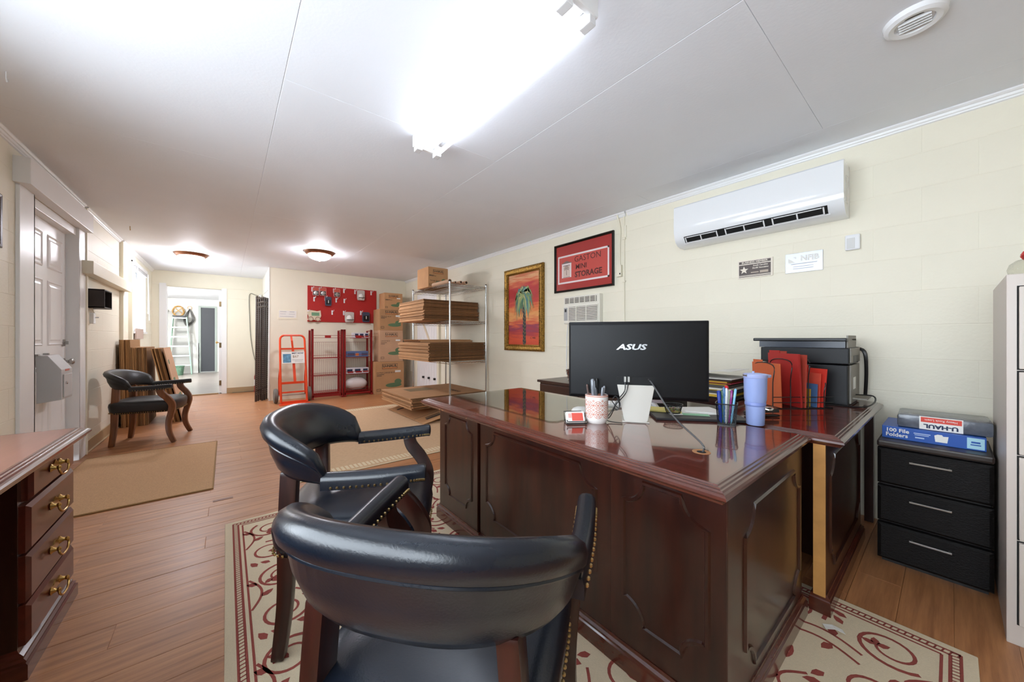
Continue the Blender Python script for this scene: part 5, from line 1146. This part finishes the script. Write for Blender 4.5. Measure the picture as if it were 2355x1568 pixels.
# patterned mug with pens
mc = at(1372, 970); 
t = T('patterned_mug', 'white mug with coral medallion pattern holding pens', 'mug', mc)
MR = 0.053
P('cup', MB().lathe([(0, 0), (MR - .011, 0), (MR - .008, 0.004), (MR, 0.022), (MR, 0.128), (MR - .002, 0.130), (MR - .005, 0.128), (MR - .005, 0.01), (0, 0.008)], 40), M('white_glaze', '#efeae6', .2, coat=.5), t, smooth=True)
CORAL = M('coral_glaze', '#cf8a76', .25, coat=.4); pat = MB()
def onc(a, z, r): return (r*math.cos(a), r*math.sin(a), z)
def cring(a0, z0, rad, w, n=20):
    pts = [onc(a0 + rad*math.cos(b)/MR, z0 + rad*math.sin(b), MR + .0004) for b in [2*PI*k/n for k in range(n)]]
    c = len(pat.v)
    for b in [2*PI*k/n for k in range(n)]:
        for rr_ in (rad, rad - w): pat.v.append(onc(a0 + rr_*math.cos(b)/MR, z0 + rr_*math.sin(b), MR + .0005))
    for k in range(n): i = c + 2*k; j = c + 2*((k + 1) % n); pat.f.append((i, j, j + 1, i + 1))
for i in range(8):
    for j, z in enumerate((0.045, 0.086, 0.127)):
        a = 2*PI*i/8 + (0 if j % 2 else 0)
        if z < 0.12: cring(a, z, 0.0195, 0.0022); cring(a, z, 0.012, 0.003, 12); cring(a, z, 0.005, 0.004, 8)
        for q in range(6): 
            if z < 0.12: cring(a + 0.0155*math.cos(q*PI/3)/MR, z + 0.0155*math.sin(q*PI/3), 0.0028, 0.0018, 6)
        if z < 0.12: cring(a + PI/8, z + 0.0205 - 0.0205, 0.004, 0.0035, 6); cring(a + PI/8, min(z + 0.0205, .122), 0.005, 0.003, 8)
P('glaze_pattern', pat, CORAL, t); P('rim_band', MB().lathe([(MR + .0004, 0.124), (MR + .0004, 0.1285)], 40), CORAL, t)
def pen(label, base, tip, r, mat, capm=None, group='pens on the desk', capu=0.75, cat='pen'):
    b = Vector(base); e_ = Vector(tip); d = (e_ - b); L_ = d.length
    tt = T('pen', label, cat, b, group=group); tt.rotation_euler = d.to_track_quat('Z', 'Y').to_euler()
    P('barrel', MB().lathe([(0, 0), (r*.3, 0.001), (r, L_*.10), (r, L_*capu), (0, L_*capu)], 10), mat, tt, smooth=True)
    P('cap', MB().lathe([(r*1.12, L_*capu), (r*1.15, L_*.97), (r*.6, L_), (0, L_)], 10).box(r*.9, r*1.6, -.0015, .0015, L_*(capu), L_*.95), capm or mat, tt, smooth=True)
    return tt
CLR = M('clear_pen_plastic', '#7b7f86', .2, coat=.4)
mp_ = [('steel barrelled pen, tallest in the patterned mug', (.012, 0), (.022, -.012, .205), .008, CLR), ('black pen at the centre of the patterned mug', (-.005, .01), (-.004, .012, .205), .0055, BLACK), ('clear pen leaning right in the patterned mug', (-.015, 0), (-.034, -.012, .172), .005, CLR), ('brown pen leaning left in the patterned mug', (.02, .01), (.040, .025, .175), .0045, M('brown_pen', '#5d4640', .3)), ('short clear pen behind the rim of the patterned mug', (-.01, -.015), (-.022, -.028, .168), .005, CLR), ('grey pencil beside the steel pen in the patterned mug', (.0, .0), (.010, -.02, .165), .0045, M('slate_pen', '#4e5157', .3))]
rm = Matrix.Rotation(math.atan2(-_c, -_s), 3, 'Z')
for lab, (bx, by), (tx, ty, tz), r, m in mp_:
    v0 = rm @ Vector((-bx, by, 0)); v1 = rm @ Vector((-tx, ty, 0))
    pen(lab, mc + v0 + Vector((0, 0, 0.012)), mc + v1 + Vector((0, 0, tz)), r, m)
# business card holder
q = at(1322, 972)
t = T('card_holder', 'black wire card holder on the desk in front of the mug', 'card holder', q, math.atan2(-0.36, -0.508) + 0.35)
P('wires', MB().wire([(-.045, -.035, .022), (-.045, -.04, .004), (.045, -.04, .004), (.045, -.035, .022)], .002).wire([(-.045, -.035, .022), (-.04, -.036, .014), (.04, -.036, .014), (.045, -.035, .022)], .002).wire([(-.045, -.04, .004), (-.042, .03, .004), (-.042, .045, .045), (.042, .045, .045), (.042, .03, .004), (.045, -.04, .004)], .002), BLACK, t)
t2 = T('business_cards', 'stack of red and white business cards in the wire holder', 'cards', q, math.atan2(-0.36, -0.508) + 0.35)
ta = math.radians(-28)
cm_ = Matrix.Translation((0, -0.028, 0.008)) @ Matrix.Rotation(ta, 4, 'X')
P('card_stack', MB().box(-.042, .042, 0.0, .026, 0, .052).xf(cm_), PAPER, t2, bevel=0.003)
P('red_print', MB().box(-.018, .034, -.0006, .001, .008, .044).xf(cm_), M('card_red', '#d9574a', .6), t2); P('print_mark', MB().box(-.034, -.02, -.0006, .001, .022, .042).box(-.03, .03, -.0008, .001, .045, .047).xf(cm_), M('card_pink', '#e5a9a0', .6), t2)
# mesh cup with pens
pc = at(1671, 976)
MESH = M('black_mesh', '#26282b', 0.45, metal=0.6)
t = T('mesh_pen_cup', 'black metal mesh cup crowded with colourful pens', 'pen cup', pc, 0.3)
MBv = MB(); n = 26; R0, R1, HH = 0.036, 0.043, 0.098
def sq(a, r): ca, sa = math.cos(a), math.sin(a); k = 1/max(abs(ca), abs(sa)); k = 1 + (k - 1)*.75; return (r*k*ca, r*k*sa)
for k in range(n*2):
    a = 2*PI*k/(n*2); b = a + 0.5
    MBv.rod((*sq(a, R0), 0.002), (*sq(b, R1), HH), 0.0006, 3); MBv.rod((*sq(a, R0), 0.002), (*sq(a - 0.5, R1), HH), 0.0006, 3)
o = P('mesh_wall', MBv, MESH, t); o['kind'] = 'stuff'
P('rim', MB().sweep([(*sq(2*PI*k/32, R1), HH) for k in range(32)], .005, .005, 6, closed=True), BLACK, t); P('base', MB().prismz([sq(2*PI*k/32, R0) for k in range(32)], 0, .004), BLACK, t)
pens = [('sky blue pen leaning left in the mesh cup', -.034, .165, '#7fbfe0'), ('purple pen in the mesh cup', -.020, .158, '#8f2a7f'), ('pale green marker in the mesh cup', -.008, .155, '#b9cdb0'), ('red capped marker, tallest in the mesh cup', -.003, .178, '#c8202a'), ('white pen near the middle of the mesh cup', .008, .168, '#d8dadd'), ('blue and white pen at the back of the mesh cup', .016, .172, '#3b6ea0'), ('dark green pen in the mesh cup', .020, .160, '#2f5a3a'), ('bright blue marker leaning right in the mesh cup', .033, .155, '#1f3fa8'), ('silver pen at the back of the mesh cup', .004, .160, '#a7a9ad')]
for i, (lab, sx, hz, c) in enumerate(pens):
    v1 = rm @ Vector((-sx, (-.012 + .006*(i % 4)), 0)); v0 = rm @ Vector((-sx*.55 - .004, (-.012 + .006*(i % 4))*.8, 0))
    pen(lab, pc + v0 + Vector((0, 0, .006)), pc + v1 + Vector((0, 0, hz)), .0075 if 'marker' in lab else .0048, M('pen_' + c[1:], c, .25, coat=.4))
# tumbler
tc_ = at(1737, 976)
t = T('insulated_tumbler', 'tall periwinkle blue insulated tumbler with lid on the desk', 'tumbler', tc_, math.atan2(-_c, -_s))
PER = M('periwinkle_powder', '#8f9fd0', .45, bump=.1, bscale=500); PER2 = M('periwinkle_lid', '#a3aedb', .35)
P('lower_body', MB().lathe([(0, 0), (.032, 0), (.0355, .004), (.0375, .075), (.038, .088)], 32), PER, t, smooth=True)
P('grip_band', MB().lathe([(.0382, .087), (.041, .09), (.0415, .103), (.040, .105)], 32), M('periwinkle_band', '#7686c0', .4), t, smooth=True)
P('upper_body', MB().lathe([(.040, .104), (.0435, .118), (.0455, .215), (.0455, .217), (.03, .218)], 32), PER, t, smooth=True)
P('lid', MB().lathe([(.046, .214), (.048, .217), (.048, .230), (.044, .233), (.02, .236), (0, .236)], 32), PER2, t, smooth=True)
P('spout_loop', MB().prismz([(.0, -.02), (.05, -.022), (.066, -.012), (.066, .012), (.05, .022), (.0, .02)], .216, .229), PER2, t, bevel=.003)
P('hinge', MB().rod((-.043, -.014, .225), (-.043, .014, .225), .006), CHROME, t); P('straw', MB().rod((-.008, 0, .23), (-.010, 0, .244), .005), PER2, t)
# papers, keyboard, mouse, tray of clips
def sheet(label, cat, u, v, w, d, rz, z=0.0, th=0.001, mat=PAPER, name='paper_sheet'):
    q = at(u, v); return tag(put(name, MB().box(-w/2, w/2, -d/2, d/2, 0, th).mesh(name), mat, None, (q.x, q.y, Z0 + z), (0, 0, rz)), label, cat)
q = at(1338, 949); t = T('computer_mouse', 'pale computer mouse half hidden left of the patterned mug', 'mouse', q, .7)
P('shell', MB().loft([[(math.cos(a)*.055*s, math.sin(a)*.032*s, z) for a in [2*PI*k/18 for k in range(18)]] for z, s in ((.004, .95), (.012, 1.0), (.024, .85), (.032, .5), (.034, .1))]), M('silver_mouse', '#bdbab4', .3), t, smooth=True, ang=80); P('base', MB().prismz([(math.cos(a)*.053, math.sin(a)*.031) for a in [2*PI*k/18 for k in range(18)]], 0, .005), BLACK, t)
q = at(1570, 962); t = T('clipboard_tray', 'dark flat organiser board under papers at the desk rear', 'tray', (q.x - .02, q.y - .10, Z0), math.atan2(-0.36, -0.508) + .12)
P('board', box(-.22, .20, -.12, .14, 0, .012), M('dark_board', '#242326', .5), t, bevel=.003)
sheet('white paper sheets spread over the dark organiser board', 'paper', 1590, 950, .30, .20, .9, z=.0125)
sheet('green paper slip sticking out beneath white sheets', 'paper', 1600, 960, .12, .05, .6, z=.0137, mat=M('green_paper', '#8fbf9b', .7))
sheet('folded white paper lying beside the clip tray', 'paper', 1610, 953, .14, .07, .45, z=.0150, th=.004)
sheet('yellow sticky notes behind the silver monitor stand', 'notes', 1530, 950, .15, .10, .5, z=.0137, th=.008, mat=M('yellow_paper', '#d8c974', .7))
sheet('grey note pad standing behind the silver stand', 'notepad', 1505, 930, .10, .05, .5, z=.0137, th=.03, mat=M('mauve_card', '#a9989a', .7))
q = at(1548, 955); t = T('clip_dish', 'black mesh dish full of coloured paper clips', 'dish', (q.x, q.y, Z0 + .0137))
md = MB()
for k in range(40):
    a = 2*PI*k/40; md.rod((.034*math.cos(a), .034*math.sin(a), .002), (.045*math.cos(a + .35), .045*math.sin(a + .35), .042), .0007, 3).rod((.034*math.cos(a), .034*math.sin(a), .002), (.045*math.cos(a - .35), .045*math.sin(a - .35), .042), .0007, 3)
o = P('mesh_wall', md, MESH, t); o['kind'] = 'stuff'
P('rim', MB().sweep([(.046*math.cos(2*PI*k/28), .046*math.sin(2*PI*k/28), .043) for k in range(28)], .005, .005, 5, closed=True), BLACK, t); P('base', MB().lathe([(0, 0), (.035, 0), (.035, .003), (0, .003)], 24), BLACK, t)
cl_ = [MB() for _ in range(4)]; rg = random.Random(6)
for k in range(70):
    a, r_ = rg.uniform(0, 2*PI), rg.uniform(0, .032); p0 = Vector((r_*math.cos(a), r_*math.sin(a), rg.uniform(.006, .026))); d = Vector((rg.uniform(-1, 1), rg.uniform(-1, 1), rg.uniform(-.3, .3))).normalized()*.009
    cl_[k % 4].rod(p0 - d, p0 + d, .0012, 4)
for m, c in zip(cl_, ('#c0475a', '#c9c24f', '#5d9a55', '#d8d5cc')):
    o = P('paper_clips', m, M('clip_' + c[1:], c, .4), t); o['kind'] = 'stuff'
q = at(1425, 945); t = T('keyboard', 'pale slim keyboard mostly hidden behind the silver stand', 'keyboard', (q.x + .06, q.y - .16, Z0), math.atan2(-0.36, -0.508)); P('deck', box(-.17, .17, -.06, .06, 0, .014), M('silver_mouse'), t, bevel=.003)
for r_ in range(4):
    kb = MB()
    for c in range(13): kb.box(-.16 + c*.0245, -.14 + c*.0245, -.05 + r_*.026, -.03 + r_*.026, .013, .018)
    P('key_row', kb, WHITEP, t)
# wire sorter with folders
so = Vector((0.60, -2.58, 0.7475))
t = T('wire_sorter', 'black wire file sorter standing on the side desk', 'file sorter', so, math.radians(-128))
ws = MB()
for k, (x, h) in enumerate(((-.16, .24), (-.06, .26), (.04, .27), (.13, .15))):
    for yy in (0,):
        ws.wire(smooth_path([(x - .02, -.11, 0.004), (x - .02, -.11, h*.6), (x, -.085, h), (x + .02, .085, h), (x + .03, .11, h*.6), (x + .03, .11, .004)], 5), .0028)
for z in (.035, .065): ws.wire([(-.18, -.112, z), (.16, -.112, z)], .0025).wire([(-.18, .112, z), (.16, .112, z)], .0025)
P('wires', ws, BLACK, t, smooth=True); P('base', box(-.18, .16, -.11, .11, 0, .004), BLACK, t)
def folder(label, x, w, h, mat, tilt=0.0, th=.006, z=.005, tab=True, y=0.0):
    tt = T('file_folder', label, 'folder', so, math.radians(-128), 'folders in the wire sorter')
    m = Matrix.Translation((x, y, z)) @ Matrix.Rotation(tilt, 4, 'Y')
    P('cover', MB().box(-th/2, th/2, -w/2, w/2, 0, h).xf(m), mat, tt)
    if tab: P('tab', MB().box(-th/2, 0, w*.1, w*.45, h, h + .016).xf(m), mat, tt)
RF = M('red_folder', '#a8241f', .55); OF = M('orange_folder', '#d0663a', .6); CF = M('coral_folder', '#d8392b', .55)
folder('tall red folder at the centre of the wire sorter', -.02, .23, .30, RF, -.05, .01); folder('second red folder beside the tall one in sorter', .0, .23, .295, M('rust_folder', '#b04232', .55), .02, .008)
folder('orange folder at the left end of the sorter', -.13, .22, .245, OF, -.04)
folder('bright coral folder at the right end of the sorter', .115, .20, .215, CF, .08, .012); folder('coral folder behind the yellow envelope in sorter', .09, .2, .19, M('coral2_folder', '#d8503c', .55), .05)
folder('yellow envelope low in the wire sorter', .06, .15, .10, M('yellow_folder', '#c79a2c', .6), .03, tab=False); folder('striped booklet low in the wire sorter', .03, .13, .095, M('pink_booklet', '#b98a8f', .6), .0, tab=False); folder('blue folder edge in the wire sorter', .075, .2, .13, M('blue_folder', '#4a6c9a', .5), .04, tab=False)
# printer
t = T('laser_printer', 'black multifunction printer with grey side on the side desk', 'printer', (0.58, -2.965, 0.7475), PI)
PB_ = M('printer_black', '#0e0f12', .4, spec=.3); PG = M('printer_side_grey', '#8a857b', .5)
P('body', MB().box(-.22, .205, -.165, .16, .0, .235), PB_, t, bevel=.006)
P('upper_body', MB().box(-.225, .21, -.165, .16, .240, .335), PB_, t, bevel=.006)
P('lid', MB().box(-.27, .20, -.165, .16, .375, .395), BLACK, t, bevel=.006)
P('feeder_slope', MB().loft([[(-.24, y, .336), (.19, y, .336), (.19, y, .38), (.10, y, .395), (-.24, y, .395)] for y in (-.14, .15)]), M('printer_blue_black', '#222a3a', .25), t)
P('side_panel', MB().box(.205, .214, -.13, .155, .01, .235), PG, t, bevel=.002); P('upper_side_panel', MB().box(.21, .217, -.15, .155, .250, .335), PG, t, bevel=.002)
P('feeder_side', MB().prism([(.192, .336), (.2, .336), (.2, .41), (.192, .41)], -.12, .15), PG, t)
P('rating_label', box(.214, .2152, -.06, .02, .09, .16), PAPER, t)
P('port_recess', MB().box(.2165, .2185, -.08, .09, .25, .29), BLACK, t)
P('side_flap', MB().box(.214, .275, -.09, .08, .035, .042), PG, t); P('power_cord', MB().wire(smooth_path([(.22, -.02, .055), (.29, .02, .05), (.30, -.05, .02), (.26, -.17, .004), (.10, -.22, .004)], 5), .004), BLACK, t, smooth=True)
P('hanging_cable', MB().wire(smooth_path([(.19, .165, .33), (.235, .168, .31), (.245, .168, .2), (.24, .168, .03)], 5), .010), BLACK, t, smooth=True)
# stack of papers and trays behind the monitor
bx, by = 1.10, -2.62
cols = ['#3a3836', '#d8b33c', '#e2dccb', '#4a4a4c', '#d9b64a', '#ece8dd', '#54504d', '#caa53a', '#b6465a', '#c99a30', '#3c2a22']
zc = 0.0
tt = T('stand_table', 'low dark table behind the monitor holding stacked papers', 'table', (1.18, -2.80, 0)); P('top', box(-.30, .30, -.28, .30, .70, .745), MAHO, tt)
for sx in (-1, 1): P('leg', box(sx*.26 - .03, sx*.26 + .03, -.25, .25, 0, .70), MAHO, tt)
for k, c in enumerate(cols):
    th = (0.008, .014, .006, .016, .009, .01, .018, .008, .007, .010, .012)[k]
    tag(P('paper_stack', MB().box(-.20, .20, -.15, .15, 0, th), M('stack_' + c[1:], c, .7), loc=(bx + (k*7 % 5 - 2)*.008, by - .05 + (k*3 % 4 - 2)*.008, .7455 + zc)), ['lowest dark file', 'yellow folder above the lowest file', 'cream papers low', 'grey document tray low', 'golden folder mid height', 'ivory papers mid height', 'grey document tray high', 'mustard folder high', 'crimson folder near the top', 'amber folder near the top', 'dark brown file on top'][k] + ' in the pile behind the monitor', 'papers', 'papers piled behind the monitor'); zc += th + .0008
t = T('desk_calendar', 'pale curled desk pad lying on top of the paper pile', 'desk pad', (bx, by - .05, .7455 + zc))
P('pad', MB().loft([[(x, -.17, z), (x, .16, z), (x, .16, z + .004), (x, -.17, z + .004)] for x, z in ((-.22, 0.0), (-.08, .0), (.05, .004), (.16, .012), (.22, .02))]), PAPER, t)
P('curled_sheet', MB().loft([[(x, -.16, z), (x, .15, z), (x, .15, z + .001), (x, -.16, z + .001)] for x, z in ((-.22, .055), (-.12, .05), (.0, .03), (.12, .014), (.2, .022))]), PAPER, t)
# headset / stapler pile
t = T('stapler_bundle', 'black desk stapler and clip bundle beside the tumbler', 'stapler', (0.60, -2.10, Z0 + .0025), .9)
P('base', MB().box(-.08, .08, -.018, .018, 0, .010), BLACK, t, bevel=.004); P('arm', MB().loft([[(x, -.016, z), (x, .016, z), (x, .012, z + h), (x, -.012, z + h)] for x, z, h in ((-.08, .02, .018), (0, .018, .022), (.06, .014, .02), (.085, .010, .012))]), BLACK, t, bevel=.004)
P('coils', MB().wire([(.05*math.cos(a)*(.6 + .04*k), .05*math.sin(a) + .01, .045 + .004*math.sin(3*a)) for k in range(3) for a in [2*PI*j/14 for j in range(14)]], .004), CHROME, t)
# ================================================================ RIGHT CORNER
t = T('drawer_unit', 'dark brown woven plastic three drawer unit by the right wall', 'drawers', (0.060, -2.80, 0), PI)
ESP = M('espresso_weave', '#0d0908', .55, spec=.25, noise=.25, nscale=90, bump=1.0, bscale=110, stretch=(1, 1, 3))
P('frame', MB().box(-.175, .175, -.17, .20, .02, .60), M('espresso_frame', '#1d1512', .5), t, bevel=.006); P('top', box(-.18, .18, -.205, .21, .592, .622), M('espresso_top', '#2b201b', .4), t, bevel=.008)
P('plinth', box(-.165, .165, -.16, .19, 0, .02), BLACK, t)
for z in (.025, .215, .405):
    d_ = P('drawer', MB().loft([[(-.178, -.17, z), (.178, -.17, z), (.178, -.17, z + .18), (-.178, -.17, z + .18)], [(-.178, -.196, z + .002), (.178, -.196, z + .002), (.178, -.196, z + .178), (-.178, -.196, z + .178)], [(-.165, -.203, z + .012), (.165, -.203, z + .012), (.165, -.203, z + .168), (-.165, -.203, z + .168)]]), ESP, t)
    P('bar_handle', MB().rod((-.068, -.222, z + .130), (.062, -.222, z + .130), .005).rod((-.06, -.205, z + .13), (-.06, -.222, z + .13), .004).rod((.055, -.205, z + .13), (.055, -.222, z + .13), .004), STEEL, d_, smooth=True)
t = T('file_folder_box', 'blue carton of file folders lying on the dark drawer unit', 'box', (0.064, -2.845, 0.6225), PI)
BLU = M('royal_blue_carton', '#1450a8', .4)
P('carton', box(-.165, .165, -.155, .14, 0, .062), BLU, t, bevel=.002)
text('100 File', .026, PAPER, t, (-.152, -.1556, .043), align='LEFT', bold=.0006); text('Folders', .026, PAPER, t, (-.152, -.1556, .020), align='LEFT', bold=.0006)
P('small_print', MB().box(-.055, .0, -.1556, -.154, .040, .044).box(-.052, -.005, -.1556, -.154, .033, .036).box(-.05, -.02, -.1556, -.154, .018, .024), M('pale_blue_print', '#b8cbe8', .5), t)
P('folder_picture', MB().prism([(.015, .014), (.052, .014), (.056, .045), (.040, .043), (.036, .050), (.022, .050), (.012, .044)][::-1], -.1557, -.154), PAPER, t)
P('logo_panel', box(.110, .160, -.1557, -.154, .006, .056), M('pale_cyan', '#a8d3e2', .5), t); P('logo_mark', MB().box(.122, .148, -.1561, -.155, .032, .040).box(.120, .150, -.1561, -.155, .022, .027), BLU, t)
t = T('rope_bag', 'clear bagged grey pack with upside down label on the blue carton', 'bag', (0.030, -2.84, 0.685), PI + .03)
P('pack', MB().box(-.150, .150, -.125, .12, 0, .066), M('crinkled_grey_film', '#5c6069', .2, noise=.5, nscale=14, bump=1.0, bscale=20), t, bevel=.012, smooth=True)
P('label_card', box(-.075, .062, -.1266, -.124, .002, .066), PAPER, t); P('red_stripe', box(-.070, .058, -.1272, -.126, .038, .062), M('label_red', '#d8412f', .5), t)
text('U-HAUL', .026, NAVYINK, t, (-.006, -.1272, .020), rot=(PI/2, PI, 0), bold=.0012, sx=1.15); text('Heavy Rock Loam', .014, PAPER, t, (-.006, -.1276, .050), rot=(PI/2, PI, 0), sx=1.0)
t = T('filing_cabinet', 'tall pale grey four drawer filing cabinet at the right edge', 'filing cabinet', (-0.362, -2.62, 0), PI)
CG = M('putty_enamel', '#c8bdb4', .4)
P('case', box(-.232, .232, -.335, .34, 0, 1.38), CG, t, bevel=.003)
for k in range(4):
    z = .078 + k*.315; d_ = P('drawer', box(-.205, .205, -.352, -.333, z + .004, z + .308), CG, t, bevel=.003)
    P('handle', MB().box(-.05, .05, -.366, -.352, z + .20, z + .215), STEEL, d_, bevel=.003); P('label_holder', MB().box(-.035, .035, -.355, -.352, z + .235, z + .27), STEEL, d_)
    P('drawer_gap', MB().box(-.209, .209, -.3365, -.3345, z, z + .312), DARK, t)
t = T('glass_jar', 'clear glass dome jar with red bow on the filing cabinet', 'jar', (-.205, -2.44, 1.3805))
P('glass', MB().lathe([(0.05, 0.0), (.062, .01), (.066, .03), (.060, .052), (.045, .066), (.02, .074), (0, .075)], 24), glass('jar_glass', '#f4f4f0'), t, smooth=True)
rb = MB()
for k in range(7): rb.wire([(.03*math.cos(a)*math.cos(k*.9), .03*math.cos(a)*math.sin(k*.9), .085 + .022*math.sin(a)) for a in [2*PI*j/10 for j in range(11)]], .006, 5)
P('red_bow', rb, M('red_ribbon', '#b3302a', .4), t, smooth=True)
tag(P('paper_scrap', MB().loft([[(-.03, -.012, 0), (-.03, .014, .002), (-.03, .014, .003), (-.03, -.012, .001)], [(0, -.015, .008), (0, .012, .01), (0, .012, .011), (0, -.015, .009)], [(.03, -.018, .001), (.03, .016, .006), (.03, .016, .007), (.03, -.018, .002)]]), PAPER, loc=onz(1918, 1448, 0.012), rot=(0, 0, .5)), 'crumpled white paper scrap on the scroll rug by the desk', 'paper')
q = onz(513, 1148, 0)
tag(P('floor_patch', box(-.016, .016, -.055, .055, 0, .0015), M('mauve_putty', '#8d6b5d', .6), loc=(q.x, q.y, 0.0008)), 'small grey brown filler patch set in the floor planks', 'floor patch')
